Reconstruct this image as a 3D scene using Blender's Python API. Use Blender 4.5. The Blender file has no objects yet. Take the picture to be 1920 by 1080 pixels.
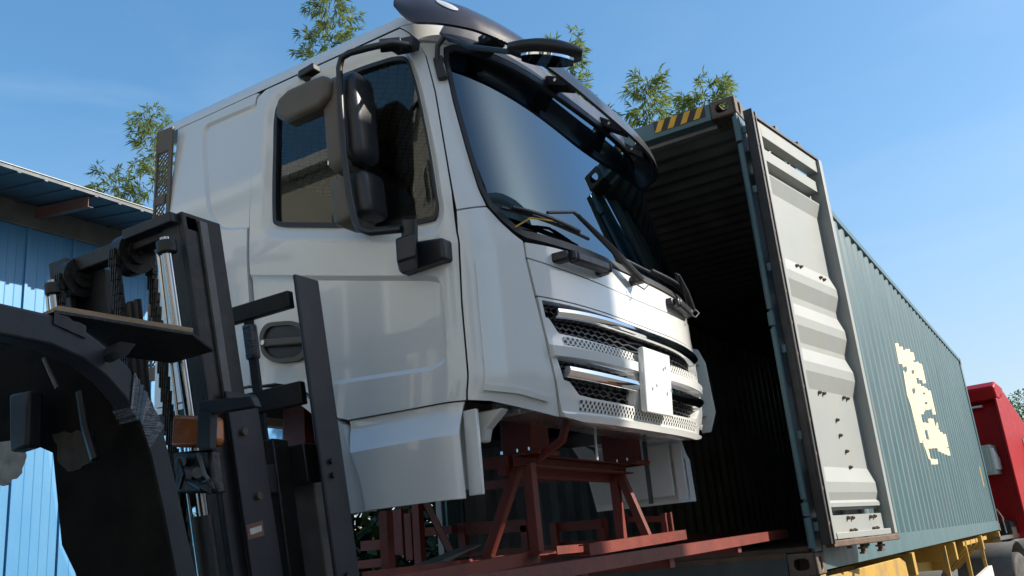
import bpy, bmesh, math, random
import numpy as np
from mathutils import Vector, Matrix
from mathutils.geometry import delaunay_2d_cdt

# ------------------------------------------------------------------ camera
SC = bpy.context.scene
C = SC.collection
FPX = 1712.78
YAW, PITCH, ROLL = 0.52599, 0.29192, 0.09472
CAM = np.array([1.3082, -5.2453, 0.2074])
def _rot(a, b, c):
    ca, sa, cb, sb, cc, sc = math.cos(a), math.sin(a), math.cos(b), math.sin(b), math.cos(c), math.sin(c)
    return (np.array([[ca, -sa, 0], [sa, ca, 0], [0, 0, 1]]) @ np.array([[1, 0, 0], [0, cb, -sb], [0, sb, cb]])
            @ np.array([[cc, 0, sc], [0, 1, 0], [-sc, 0, cc]]))
RC = _rot(YAW, PITCH, ROLL)
cd = bpy.data.cameras.new('camera')
cam = bpy.data.objects.new('camera', cd)
C.objects.link(cam)
cd.sensor_width = 36.0
cd.lens = FPX / 1920 * 36.0
cd.clip_start = 0.05
cd.clip_end = 3000
M4 = Matrix.Identity(4)
for r in range(3):
    M4[r][0], M4[r][1], M4[r][2], M4[r][3] = RC[r, 0], RC[r, 2], -RC[r, 1], CAM[r]
cam.matrix_world = M4
SC.camera = cam

# ------------------------------------------------------------------ sky, sun, exposure
SUN_AZ, SUN_EL = math.radians(62), math.radians(33)     # azimuth clockwise from +Y
w = bpy.data.worlds.new('World')
SC.world = w
w.use_nodes = True
nt = w.node_tree
bg = nt.nodes['Background']
sky = nt.nodes.new('ShaderNodeTexSky')
sky.sky_type = 'NISHITA'
sky.sun_disc = False
sky.sun_elevation = SUN_EL
sky.sun_rotation = SUN_AZ
sky.altitude = 0
sky.air_density = 1.0
sky.dust_density = 1.2
sky.ozone_density = 3.0
hsv = nt.nodes.new('ShaderNodeHueSaturation')
hsv.inputs['Saturation'].default_value = 1.36
hsv.inputs['Hue'].default_value = 0.494
gam = nt.nodes.new('ShaderNodeGamma'); gam.inputs[1].default_value = 0.76
nt.links.new(sky.outputs[0], gam.inputs[0]); nt.links.new(gam.outputs[0], hsv.inputs['Color'])
# faint streaks of high cloud
wtc = nt.nodes.new('ShaderNodeTexCoord'); wmp = nt.nodes.new('ShaderNodeMapping'); wmp.inputs['Scale'].default_value = (1.2, 2.0, 7.0); wmp.inputs['Rotation'].default_value = (0.5, 0.3, 0.4)
wno = nt.nodes.new('ShaderNodeTexNoise'); wno.inputs['Scale'].default_value = 1.6; wno.inputs['Detail'].default_value = 7; wno.inputs['Distortion'].default_value = 0.6
wmr = nt.nodes.new('ShaderNodeMapRange'); wmr.inputs[1].default_value = 0.52; wmr.inputs[2].default_value = 0.80; wmr.inputs[3].default_value = 0; wmr.inputs[4].default_value = 0.10
wmx = nt.nodes.new('ShaderNodeMix'); wmx.data_type = 'RGBA'; wmx.inputs[7].default_value = (3.2, 3.5, 3.8, 1)
nt.links.new(wtc.outputs['Generated'], wmp.inputs[0]); nt.links.new(wmp.outputs[0], wno.inputs['Vector']); nt.links.new(wno.outputs['Fac'], wmr.inputs[0])
nt.links.new(wmr.outputs[0], wmx.inputs['Factor']); nt.links.new(hsv.outputs[0], wmx.inputs[6]); wsp = nt.nodes.new('ShaderNodeSeparateXYZ'); whz = nt.nodes.new('ShaderNodeMapRange'); whz.interpolation_type = 'SMOOTHSTEP'
whz.inputs[1].default_value = 0.0; whz.inputs[2].default_value = 0.42; whz.inputs[3].default_value = 0.62; whz.inputs[4].default_value = 0.0
wmh = nt.nodes.new('ShaderNodeMix'); wmh.data_type = 'RGBA'; wmh.inputs[7].default_value = (1.85, 2.15, 2.5, 1)      # pale haze low over the horizon, all the way round
nt.links.new(wtc.outputs['Generated'], wsp.inputs[0]); nt.links.new(wsp.outputs['Z'], whz.inputs[0]); nt.links.new(whz.outputs[0], wmh.inputs['Factor'])
nt.links.new(wmx.outputs[2], wmh.inputs[6]); nt.links.new(wmh.outputs[2], bg.inputs[0])
bg.inputs[1].default_value = 0.172
ld = bpy.data.lights.new('sun', 'SUN')
ld.energy = 4.6
ld.angle = math.radians(0.55)
ld.color = (1.0, 0.93, 0.82)
sun = bpy.data.objects.new('sun', ld)
C.objects.link(sun)
sd = Vector((math.sin(SUN_AZ) * math.cos(SUN_EL), math.cos(SUN_AZ) * math.cos(SUN_EL), math.sin(SUN_EL)))
sun.rotation_euler = sd.to_track_quat('Z', 'Y').to_euler()
sun.location = (20, 10, 20)
SC.view_settings.view_transform = 'Standard'
SC.view_settings.look = 'None'
SC.view_settings.gamma = 1.0
SC.view_settings.use_curve_mapping = False
SC.view_settings.exposure = 0.85

GZ = -1.36            # ground level (z = 0 is the underside of the container)
random.seed(7)

# ------------------------------------------------------------------ measuring helpers
def ray(px, py):
    return RC @ np.array([(px - 960) / FPX, 1.0, (540 - py) / FPX])
def at(axis, val, px, py):
    """where the sight line through a point of the photograph meets the plane axis = val"""
    r = ray(px, py); i = 'XYZ'.index(axis)
    return Vector(CAM + r * (val - CAM[i]) / r[i])

# ------------------------------------------------------------------ materials
MATS = {}
def pbr(name, col, rough=0.5, metal=0.0, coat=0.0, var=0.12, scale=6.0, dirt=None, dirt_amt=0.35, dirt_scale=2.5,
        bump=0.0, bscale=60.0, stretch=(1, 1, 1), spec=0.5, rust=None, rust_amt=0.0, rust_scale=5.0, rvar=0.12):
    m = bpy.data.materials.new(name)
    m.use_nodes = True
    N, L = m.node_tree.nodes, m.node_tree.links
    b = N['Principled BSDF']
    tc = N.new('ShaderNodeTexCoord')
    mp = N.new('ShaderNodeMapping'); mp.inputs['Scale'].default_value = stretch
    L.new(tc.outputs['Object'], mp.inputs['Vector'])
    n1 = N.new('ShaderNodeTexNoise'); n1.inputs['Scale'].default_value = scale; n1.inputs['Detail'].default_value = 6
    L.new(mp.outputs[0], n1.inputs['Vector'])
    rp = N.new('ShaderNodeValToRGB')
    c = col
    lo = [max(0, x * (1 - var)) for x in c]; hi = [min(1, x * (1 + var)) for x in c]
    rp.color_ramp.elements[0].position = 0.3; rp.color_ramp.elements[0].color = (*lo, 1)
    rp.color_ramp.elements[1].position = 0.7; rp.color_ramp.elements[1].color = (*hi, 1)
    L.new(n1.outputs['Fac'], rp.inputs[0])
    out = rp.outputs[0]
    def over(src, colr, amt, sc, det=8, lo_=0.5, st=None):
        n = N.new('ShaderNodeTexNoise'); n.inputs['Scale'].default_value = sc; n.inputs['Detail'].default_value = det
        n.inputs['Roughness'].default_value = 0.65
        L.new(mp.outputs[0], n.inputs['Vector'])
        r = N.new('ShaderNodeMapRange'); r.inputs[1].default_value = lo_; r.inputs[2].default_value = lo_ + 0.22
        r.inputs[3].default_value = 0; r.inputs[4].default_value = amt
        L.new(n.outputs['Fac'], r.inputs[0])
        mx = N.new('ShaderNodeMix'); mx.data_type = 'RGBA'
        L.new(r.outputs[0], mx.inputs['Factor']); L.new(src, mx.inputs[6]); mx.inputs[7].default_value = (*colr, 1)
        return mx.outputs[2]
    if dirt: out = over(out, dirt, dirt_amt, dirt_scale, 8, 0.47)
    if rust: out = over(out, rust, rust_amt, rust_scale, 10, 0.56)
    L.new(out, b.inputs['Base Color'])
    n2 = N.new('ShaderNodeTexNoise'); n2.inputs['Scale'].default_value = scale * 2.3; n2.inputs['Detail'].default_value = 5
    L.new(mp.outputs[0], n2.inputs['Vector'])
    mr = N.new('ShaderNodeMapRange'); mr.inputs[3].default_value = max(0.02, rough - rvar); mr.inputs[4].default_value = min(1, rough + rvar)
    L.new(n2.outputs['Fac'], mr.inputs[0]); L.new(mr.outputs[0], b.inputs['Roughness'])
    b.inputs['Metallic'].default_value = metal
    b.inputs['Coat Weight'].default_value = coat
    b.inputs['Coat Roughness'].default_value = 0.04
    b.inputs['Specular IOR Level'].default_value = spec
    if bump:
        n3 = N.new('ShaderNodeTexNoise'); n3.inputs['Scale'].default_value = bscale; n3.inputs['Detail'].default_value = 4
        L.new(mp.outputs[0], n3.inputs['Vector'])
        bp = N.new('ShaderNodeBump'); bp.inputs['Strength'].default_value = bump; bp.inputs['Distance'].default_value = 0.01
        L.new(n3.outputs['Fac'], bp.inputs['Height']); L.new(bp.outputs[0], b.inputs['Normal'])
    MATS[name] = m
    return m

def glass_mat(name, tint, ior=1.6, rough=0.0, boost=1.0, gcol=(1, 1, 1)):
    m = bpy.data.materials.new(name); m.use_nodes = True
    N, L = m.node_tree.nodes, m.node_tree.links
    N.remove(N['Principled BSDF'])
    fr = N.new('ShaderNodeFresnel'); fr.inputs['IOR'].default_value = ior
    ml = N.new('ShaderNodeMath'); ml.operation = 'MULTIPLY'; ml.inputs[1].default_value = boost; ml.use_clamp = True
    ge = N.new('ShaderNodeNewGeometry'); iv = N.new('ShaderNodeMath'); iv.operation = 'SUBTRACT'; iv.inputs[0].default_value = 1.0
    L.new(ge.outputs['Backfacing'], iv.inputs[1])
    m0 = N.new('ShaderNodeMath'); m0.operation = 'MULTIPLY'
    L.new(fr.outputs[0], m0.inputs[0]); L.new(iv.outputs[0], m0.inputs[1])
    L.new(m0.outputs[0], ml.inputs[0])
    tr = N.new('ShaderNodeBsdfTransparent'); tr.inputs[0].default_value = (*tint, 1)
    gl = N.new('ShaderNodeBsdfGlossy'); gl.inputs['Roughness'].default_value = rough
    mx = N.new('ShaderNodeMixShader')
    gl.inputs['Color'].default_value = (*gcol, 1)
    L.new(ml.outputs[0], mx.inputs[0]); L.new(tr.outputs[0], mx.inputs[1]); L.new(gl.outputs[0], mx.inputs[2])
    L.new(mx.outputs[0], N['Material Output'].inputs['Surface'])
    MATS[name] = m
    return m

W_PAINT = pbr('white_paint', (0.73, 0.73, 0.705), 0.22, coat=1.0, var=0.02, scale=1.5, rvar=0.04)
W_INNER = pbr('white_primer', (0.62, 0.62, 0.58), 0.5, var=0.05)
BLACKP = pbr('black_plastic', (0.018, 0.019, 0.022), 0.38, var=0.15, scale=14, bump=0.06, bscale=500)
BROWNP = pbr('grey_brown_plastic', (0.12, 0.097, 0.068), 0.5, var=0.08, bump=0.05, bscale=400)
VISORP = pbr('visor_plastic', (0.028, 0.026, 0.034), 0.32, coat=0.25, var=0.08)
RUBBER = pbr('rubber', (0.012, 0.012, 0.013), 0.45, var=0.2)
DARKGAP = pbr('dark_gap', (0.01, 0.01, 0.01), 0.8)
CHROME = pbr('chrome', (0.82, 0.83, 0.85), 0.06, metal=1.0, var=0.02, scale=4, rvar=0.04)
DULLCH = pbr('worn_chrome', (0.42, 0.42, 0.43), 0.2, metal=1.0, var=0.2, scale=12, stretch=(1, 1, .2))
STEEL = pbr('bright_steel', (0.62, 0.60, 0.56), 0.22, metal=1.0, var=0.08, scale=20)
FOIL = pbr('foil', (0.6, 0.6, 0.6), 0.3, metal=1.0, bump=1.0, bscale=35)
MIRROR = pbr('mirror_glass', (0.85, 0.86, 0.88), 0.03, metal=1.0, var=0.0, rvar=0.0)
TRIM = pbr('tan_trim', (0.36, 0.30, 0.20), 0.7, var=0.06)
SEATF = pbr('seat_fabric', (0.03, 0.03, 0.032), 0.85, var=0.2, scale=30, bump=0.2, bscale=300)
DASH = pbr('dash_plastic', (0.02, 0.022, 0.026), 0.55, bump=0.05, bscale=300)
REDP = pbr('red_primer', (0.15, 0.022, 0.012), 0.58, var=0.22, scale=9, dirt=(0.075, 0.022, 0.014), dirt_amt=0.5, rust=(0.10, 0.035, 0.02), rust_amt=0.6, rust_scale=12, bump=0.15, bscale=80)
TEAL = pbr('container_paint', (0.060, 0.122, 0.137), 0.42, var=0.10, scale=3, stretch=(1, 1, 0.25), dirt=(0.11, 0.14, 0.135), dirt_amt=0.45, dirt_scale=6, rust=(0.13, 0.065, 0.035), rust_amt=0.4, rust_scale=9, bump=0.05, bscale=30)
TEALIN = pbr('container_inside', (0.24, 0.245, 0.23), 0.6, var=0.2, scale=3, dirt=(0.09, 0.075, 0.05), dirt_amt=0.5)
CASTM = pbr('casting_steel', (0.10, 0.075, 0.055), 0.65, var=0.3, scale=10, rust=(0.24, 0.085, 0.04), rust_amt=0.8, rust_scale=8, bump=0.3, bscale=60)
SILLM = pbr('sill_paint', (0.045, 0.06, 0.062), 0.6, var=0.3, scale=6, dirt=(0.10, 0.085, 0.06), dirt_amt=0.5, bump=0.15)
DOORP = pbr('door_paint', (0.27, 0.285, 0.275), 0.5, var=0.06, scale=3, dirt=(0.25, 0.235, 0.19), dirt_amt=0.4, dirt_scale=3, rust=(0.35, 0.2, 0.08), rust_amt=0.3, rust_scale=11)
GASKET = pbr('gasket_rubber', (0.03, 0.03, 0.03), 0.6, var=0.3, scale=12)
RUSTY = pbr('rusty_steel', (0.11, 0.065, 0.04), 0.75, var=0.3, scale=12, bump=0.4)
YEL = pbr('yellow_paint', (0.42, 0.245, 0.03), 0.55, var=0.12, scale=5, dirt=(0.17, 0.13, 0.08), dirt_amt=0.75, dirt_scale=4, rust=(0.2, 0.09, 0.04), rust_amt=0.5)
CREAM = pbr('cream_marking', (0.72, 0.62, 0.42), 0.6, var=0.06, scale=8, rust=(0.5, 0.4, 0.3), rust_amt=0.3)
STRIPEY = pbr('stripe_yellow', (0.62, 0.33, 0.02), 0.5, var=0.12, scale=25)
STRIPEB = pbr('stripe_black', (0.03, 0.022, 0.02), 0.55)
FORKP = pbr('forklift_paint', (0.015, 0.018, 0.024), 0.5, var=0.2, scale=5, dirt=(0.032, 0.031, 0.031), dirt_amt=0.45, dirt_scale=5, bump=0.08, bscale=60)
MASTP = pbr('mast_steel', (0.010, 0.010, 0.011), 0.5, var=0.3, scale=8, dirt=(0.035, 0.032, 0.027), dirt_amt=0.5, bump=0.2, bscale=50)
GREASE = pbr('greasy_iron', (0.010, 0.009, 0.007), 0.45, var=0.4, scale=20, bump=0.4, bscale=90)
AMBER = pbr('amber_lens', (0.38, 0.10, 0.012), 0.25, var=0.2, scale=12)
WOOD = pbr('plywood', (0.30, 0.20, 0.11), 0.7, var=0.25, scale=6, stretch=(1, 1, 14))
TAPE = pbr('clear_tape', (0.05, 0.054, 0.064), 0.25, coat=0.6, var=0.35, scale=10, stretch=(1, 1, 6), bump=0.6, bscale=30)
GREYST = pbr('grey_fork_steel', (0.13, 0.13, 0.125), 0.55, metal=0.3, var=0.25, scale=8, bump=0.2)
TYRE = pbr('tyre_rubber', (0.028, 0.026, 0.024), 0.8, var=0.25, dirt=(0.10, 0.085, 0.065), dirt_amt=0.6, dirt_scale=8, bump=0.2)
FENDER = pbr('grey_fender', (0.13, 0.125, 0.115), 0.6, var=0.15, dirt=(0.17, 0.155, 0.125), dirt_amt=0.5)
REDCAB = pbr('red_cab_paint', (0.30, 0.003, 0.005), 0.4, coat=0.0, spec=0.2, var=0.06)
GREYBOX = pbr('grey_box_paint', (0.36, 0.39, 0.36), 0.5, var=0.05)
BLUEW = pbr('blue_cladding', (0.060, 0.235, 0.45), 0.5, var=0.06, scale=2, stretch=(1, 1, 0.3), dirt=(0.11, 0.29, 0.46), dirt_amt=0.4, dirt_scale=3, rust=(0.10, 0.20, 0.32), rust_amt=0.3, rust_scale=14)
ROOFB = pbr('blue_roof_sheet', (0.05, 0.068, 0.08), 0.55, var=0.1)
CONC = pbr('concrete_beam', (0.13, 0.13, 0.12), 0.85, var=0.2, scale=4, bump=0.3)
PURL = pbr('purlin_steel', (0.13, 0.06, 0.045), 0.6, var=0.2)
LEAFS = pbr('bamboo_leaf', (0.17, 0.22, 0.05), 0.45, var=0.5, scale=2.2)
LEAFD = pbr('broad_leaf', (0.06, 0.12, 0.028), 0.55, var=0.5, scale=2.5)
LEAF_SHADE = pbr('shaded_shrub_leaf', (0.022, 0.045, 0.012), 0.6, var=0.5, scale=2.5, spec=0.2)  # leaf green darkened to stand in for the shade behind the cradle
CULM = pbr('bamboo_culm', (0.15, 0.17, 0.05), 0.45, var=0.2, scale=4)
BARK = pbr('bark', (0.09, 0.07, 0.05), 0.9, var=0.3, bump=0.5)
DIRTG = pbr('yard_ground', (0.12, 0.11, 0.095), 0.9, var=0.15, scale=0.8, dirt=(0.09, 0.083, 0.073), dirt_amt=0.6, dirt_scale=0.5, bump=0.4, bscale=12)
BRICKT = pbr('tan_wall', (0.42, 0.31, 0.19), 0.85, var=0.15, scale=4, bump=0.2)
PLAST = pbr('cream_render', (0.60, 0.56, 0.47), 0.85, var=0.06, scale=1.5)
WINDK = pbr('dark_window', (0.03, 0.035, 0.04), 0.12, var=0.1)
WHITEF = pbr('white_frame', (0.75, 0.75, 0.73), 0.5, var=0.03)
LENS = pbr('clear_lens', (0.5, 0.52, 0.55), 0.08, coat=1.0, var=0.05)
PAPER = pbr('torn_paper', (0.55, 0.52, 0.44), 0.8, var=0.2, scale=20, rust=(0.1, 0.09, 0.07), rust_amt=0.8, rust_scale=30)
DIRTYGL = glass_mat('dirty_window', (0.35, 0.37, 0.36), 1.45, 0.25)
WSGLASS = glass_mat('windscreen_glass', (0.15, 0.18, 0.175), 1.58, 0.0, 1.75, (0.56, 0.82, 1.0))
SIDEGLASS = glass_mat('side_glass', (0.92, 0.93, 0.90), 1.5, 0.0, 1.5)
for _m in (LEAFS, LEAFD):
    _n = _m.node_tree.nodes; _l = _m.node_tree.links
    _t = _n.new('ShaderNodeBsdfTranslucent'); _x = _n.new('ShaderNodeMixShader'); _x.inputs[0].default_value = 0.4
    _b = _n['Principled BSDF']
    _src = _b.inputs['Base Color'].links[0].from_socket
    _l.new(_src, _t.inputs[0]); _l.new(_b.outputs[0], _x.inputs[1]); _l.new(_t.outputs[0], _x.inputs[2])
    _l.new(_x.outputs[0], _n['Material Output'].inputs['Surface'])

# ------------------------------------------------------------------ object helpers
def thing(name, label, cat, loc=(0, 0, 0), group=None):
    o = bpy.data.objects.new(name, None)
    o.empty_display_size = 0.2
    C.objects.link(o)
    o.location = loc
    o['label'] = label; o['category'] = cat
    if group: o['group'] = group
    return o
ORIGIN = {}
def link_mesh(name, me, mat, parent=None, label=None, kind=None):
    o = bpy.data.objects.new(name, me)
    C.objects.link(o)
    if mat is not None and not me.materials: me.materials.append(mat)
    if parent is not None:
        o.parent = parent
        p = parent
        off = Vector((0, 0, 0))
        while p is not None:
            off += p.location; p = p.parent
        o.matrix_parent_inverse = Matrix.Translation(-off) if parent.type == 'EMPTY' else Matrix.Identity(4)
    if label: o['label'] = label
    if kind: o['kind'] = kind
    return o
def tag(o, label, cat, group=None):
    o['label'] = label; o['category'] = cat
    if group: o['group'] = group
    return o

class MB:
    """collects shapes for ONE mesh object"""
    def __init__(s): s.v = []; s.f = []
    def add(s, vs, fs):
        k = len(s.v); s.v += [tuple(p) for p in vs]; s.f += [tuple(i + k for i in q) for q in fs]; return s
    def hexa(s, p):      # 8 points: bottom 4, top 4
        return s.add(p, [(3, 2, 1, 0), (4, 5, 6, 7), (0, 1, 5, 4), (1, 2, 6, 5), (2, 3, 7, 6), (3, 0, 4, 7)])
    def box(s, lo, hi):
        (a, b, c), (d, e, f) = lo, hi
        return s.hexa([(a, b, c), (d, b, c), (d, e, c), (a, e, c), (a, b, f), (d, b, f), (d, e, f), (a, e, f)])
    def beam(s, p0, p1, w_, h_, up=(0, 0, 1)):
        p0, p1 = Vector(p0), Vector(p1); d = (p1 - p0).normalized(); up = Vector(up)
        sd_ = d.cross(up).normalized(); u = sd_.cross(d).normalized()
        a, b = sd_ * w_ / 2, u * h_ / 2
        return s.hexa([p0 - a - b, p0 + a - b, p1 + a - b, p1 - a - b, p0 - a + b, p0 + a + b, p1 + a + b, p1 - a + b])
    def tube(s, pts, r, n=10, caps=True):
        pts = [Vector(p) for p in pts]; k = len(s.v)
        rs = r if isinstance(r, (list, tuple)) else [r] * len(pts)
        t0 = (pts[1] - pts[0]).normalized()
        nrm = t0.orthogonal().normalized(); prev = t0
        for i, p in enumerate(pts):
            if i == 0: t = t0
            elif i == len(pts) - 1: t = (pts[i] - pts[i - 1]).normalized()
            else: t = ((pts[i] - pts[i - 1]).normalized() + (pts[i + 1] - pts[i]).normalized()).normalized()
            nrm = prev.rotation_difference(t) @ nrm; prev = t
            b = t.cross(nrm)
            for j in range(n):
                a = 2 * math.pi * j / n
                s.v.append(tuple(p + (nrm * math.cos(a) + b * math.sin(a)) * rs[i]))
        for i in range(len(pts) - 1):
            for j in range(n):
                s.f.append((k + i * n + j, k + i * n + (j + 1) % n, k + (i + 1) * n + (j + 1) % n, k + (i + 1) * n + j))
        if caps:
            s.f.append(tuple(k + j for j in reversed(range(n)))); m = k + (len(pts) - 1) * n
            s.f.append(tuple(m + j for j in range(n)))
        return s
    def cyl(s, p0, p1, r, n=14): return s.tube([p0, p1], r, n)
    def prism(s, poly, vec):
        n = len(poly); vec = Vector(vec); P0 = [Vector(p) for p in poly]; P1 = [p + vec for p in P0]
        return s.add(P0 + P1, [tuple(reversed(range(n))), tuple(range(n, 2 * n))] + [(i, (i + 1) % n, n + (i + 1) % n, n + i) for i in range(n)])
    def grid(s, rows):   # rows of points -> open quad sheet
        k = len(s.v); m = len(rows[0])
        for r_ in rows: s.v += [tuple(p) for p in r_]
        for i in range(len(rows) - 1):
            for j in range(m - 1):
                s.f.append((k + i * m + j, k + i * m + j + 1, k + (i + 1) * m + j + 1, k + (i + 1) * m + j))
        return s
    def loft(s, rings, caps=True):     # closed rings of equal length
        k = len(s.v); n = len(rings[0])
        for r_ in rings: s.v += [tuple(p) for p in r_]
        for i in range(len(rings) - 1):
            for j in range(n):
                s.f.append((k + i * n + j, k + i * n + (j + 1) % n, k + (i + 1) * n + (j + 1) % n, k + (i + 1) * n + j))
        if caps:
            s.f.append(tuple(k + j for j in reversed(range(n)))); m = k + (len(rings) - 1) * n
            s.f.append(tuple(m + j for j in range(n)))
        return s
    def mesh(s, name, smooth=False, recalc=True, ang=35):
        me = bpy.data.meshes.new(name)
        me.from_pydata(s.v, [], s.f)
        if recalc:
            bm = bmesh.new(); bm.from_mesh(me); bmesh.ops.recalc_face_normals(bm, faces=bm.faces); bm.to_mesh(me); bm.free()
        if smooth:
            me.polygons.foreach_set('use_smooth', [True] * len(me.polygons))
            me.set_sharp_from_angle(angle=math.radians(ang))
        me.update()
        return me
    def build(s, name, mat, parent=None, smooth=False, bevel=0, label=None, kind=None, segs=2, ang=35, recalc=True):
        me = s.mesh(name, smooth or bevel > 0, recalc, ang)
        o = link_mesh(name, me, mat, parent, label, kind)
        if bevel:
            b = o.modifiers.new('bevel', 'BEVEL'); b.width = bevel; b.segments = segs; b.limit_method = 'ANGLE'
            b.angle_limit = math.radians(40); b.harden_normals = False
        return o

def rounded(pts, r, n=5):
    """round the corners of a closed 2-D polygon; r a number or one per corner"""
    out = []; k = len(pts)
    for i, p in enumerate(pts):
        rr = r[i] if isinstance(r, (list, tuple)) else r
        p = np.array(p, float); a = np.array(pts[i - 1], float) - p; b = np.array(pts[(i + 1) % k], float) - p
        la, lb = np.linalg.norm(a), np.linalg.norm(b)
        if rr <= 0: out.append(tuple(p)); continue
        q = min(rr, la * 0.48, lb * 0.48)
        A, B = p + a / la * q, p + b / lb * q
        for j in range(n + 1):
            t = j / n
            out.append(tuple((1 - t) ** 2 * A + 2 * t * (1 - t) * p + t * t * B))
    return out
def inside(poly, X, Y):
    """even-odd test, vectorised"""
    poly = np.asarray(poly, float); x0, y0 = poly[:, 0], poly[:, 1]; x1, y1 = np.roll(x0, -1), np.roll(y0, -1)
    c = np.zeros(X.shape, bool)
    for a, b, c1, d in zip(x0, y0, x1, y1):
        if b == d: continue
        m = ((b > Y) != (d > Y)) & (X < (c1 - a) * (Y - b) / (d - b) + a)
        c ^= m
    return c
def sdist(poly, X, Y):
    """distance to a polygon outline, positive inside"""
    poly = np.asarray(poly, float); d = np.full(X.shape, 1e9)
    for p, q in zip(poly, np.roll(poly, -1, 0)):
        e = q - p; L2 = e @ e + 1e-12
        t = np.clip(((X - p[0]) * e[0] + (Y - p[1]) * e[1]) / L2, 0, 1)
        d = np.minimum(d, np.hypot(X - p[0] - t * e[0], Y - p[1] - t * e[1]))
    return np.where(inside(poly, X, Y), d, -d)
def sstep(a, b, x):
    t = np.clip((x - a) / (b - a), 0, 1); return t * t * (3 - 2 * t)
def resample(poly, h):
    out = []; k = len(poly)
    for i in range(k):
        p, q = np.array(poly[i], float), np.array(poly[(i + 1) % k], float); n = max(1, int(math.ceil(np.linalg.norm(q - p) / h)))
        for j in range(n): out.append(tuple(p + (q - p) * j / n))
    return out
def triangulate(outer, holes, h, creases=()):
    """2-D polygon with holes -> points, triangles and boundary loops, filled with a grid of spacing h"""
    loops = [resample(outer, h)] + [resample(x, h) for x in holes]
    pts = []; edges = []
    for L in loops:
        k = len(pts); pts += L; edges += [(k + i, k + (i + 1) % len(L)) for i in range(len(L))]
    o = np.array(loops[0])
    gx, gy = np.meshgrid(np.arange(o[:, 0].min() + h * .5, o[:, 0].max(), h), np.arange(o[:, 1].min() + h * .5, o[:, 1].max(), h))
    gx = gx.ravel(); gy = gy.ravel()
    m = sdist(loops[0], gx, gy) > h * .45
    for L in loops[1:]: m &= sdist(L, gx, gy) < -h * .45
    nb0 = len(pts); pts += list(zip(gx[m], gy[m])); ng1 = len(pts); drop = set()
    for cr in creases:      # (closed?, polyline): folds that the triangles must follow
        cl, L = cr; L = [np.array(p, float) for p in L]; Q = []
        for a, b in zip(L, (L[1:] + L[:1]) if cl else L[1:]):
            n = max(1, int(math.ceil(np.linalg.norm(b - a) / h))); Q += [tuple(a + (b - a) * j / n) for j in range(n)]
        if not cl: Q.append(tuple(L[-1]))
        q = np.array(Q); inn = inside(loops[0], q[:, 0], q[:, 1])
        for lp in loops[1:]: inn &= ~inside(lp, q[:, 0], q[:, 1])
        k = len(pts); pts += Q; n = len(Q)
        edges += [(k + i, k + (i + 1) % n) for i in range(n if cl else n - 1) if inn[i] or inn[(i + 1) % n]]
        pa = np.array(pts[nb0:k]) if k > nb0 else np.zeros((0, 2))
        if len(pa):
            d = np.min(np.hypot(pa[:, None, 0] - q[None, :, 0], pa[:, None, 1] - q[None, :, 1]), 1)
            isg = np.arange(nb0, k) < ng1
            drop |= set((np.arange(nb0, k)[(d < h * .4) & isg]).tolist())
    if drop:
        mp_ = {}; np_ = []
        for i, p in enumerate(pts):
            if i not in drop: mp_[i] = len(np_); np_.append(p)
        edges = [(mp_[a], mp_[b]) for a, b in edges]; pts = np_
    V, E, F, *_ = delaunay_2d_cdt([Vector((float(a), float(b))) for a, b in pts], edges, [], 0, 1e-6)
    V = np.array([(v.x, v.y) for v in V])
    F = [f for f in F if len(f) == 3]
    c = np.array([V[list(f)].mean(0) for f in F])
    k = inside(loops[0], c[:, 0], c[:, 1])
    for L in loops[1:]: k &= ~inside(L, c[:, 0], c[:, 1])
    F = [f for f, q in zip(F, k) if q]
    cnt = {}
    for f in F:
        for a, b in ((f[0], f[1]), (f[1], f[2]), (f[2], f[0])): cnt[(a, b)] = 1
    bd = [(a, b) for (a, b) in cnt if (b, a) not in cnt]
    return V, F, bd
# ------------------------------------------------------------------ the truck cab: body surface
YC, W0 = -1.175, 1.135
def wz(z): return W0 - 0.075 * np.maximum(0, z - 1.72)
def xfz(z): return -0.345 - 0.195 * np.maximum(0, z - 1.50) - 0.05 * sstep(0.95, 0.70, z)
def Dz(z): return 0.37 - 0.05 * sstep(1.5, 2.6, z)
def xrz(z): return -2.50 + 0.06 * sstep(1.9, 2.55, z)
def S(s, z):
    """s: -2..-1 near flank from rear to front, -1..1 round the nose, 1..2 far flank; z height"""
    s = np.asarray(s, float); z = np.asarray(z, float)
    th = np.clip(s, -1, 1) * np.pi / 2
    xf = xfz(z); D = Dz(z); xc = xf - D
    y = wz(z) * np.sign(th) * np.abs(np.sin(th)) ** (2 / 3.3)
    x = xc + D * np.maximum(np.cos(th), 0) ** (2 / 1.92)
    x = np.where(np.abs(s) > 1, xc - (np.abs(s) - 1) * (xc - xrz(z)), x) + 0.022 * y
    return np.stack([x + 0 * z, y + YC, z + 0 * s], -1)
def SN(s, z):
    e = 1e-3
    # difference across a small step that never sits on the cusp of the parameter at s = 0
    a = S(s + 4e-3, z) - S(s - 4e-3, z); b = S(s, z + e) - S(s, z - e)
    n = np.cross(a, b); n /= np.linalg.norm(n, axis=-1, keepdims=True) + 1e-12
    return n
def s2u(s):
    s = np.asarray(s, float); return np.where(np.abs(s) <= 1, s * 1.4, np.sign(s) * (1.4 + (np.abs(s) - 1) * 1.62))
def u2s(u):
    u = np.asarray(u, float); return np.where(np.abs(u) <= 1.4, u / 1.4, np.sign(u) * (1 + (np.abs(u) - 1.4) / 1.62))
def uv(poly): return [(float(s2u(s)), z) for s, z in poly]
def flip(poly): return [(-s, z) for s, z in reversed(poly)]
def both(half):      # half outline from the centre line to the centre line on the near side -> whole
    return half + [(-s, z) for s, z in reversed(half) if abs(s) > 1e-9]
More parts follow.
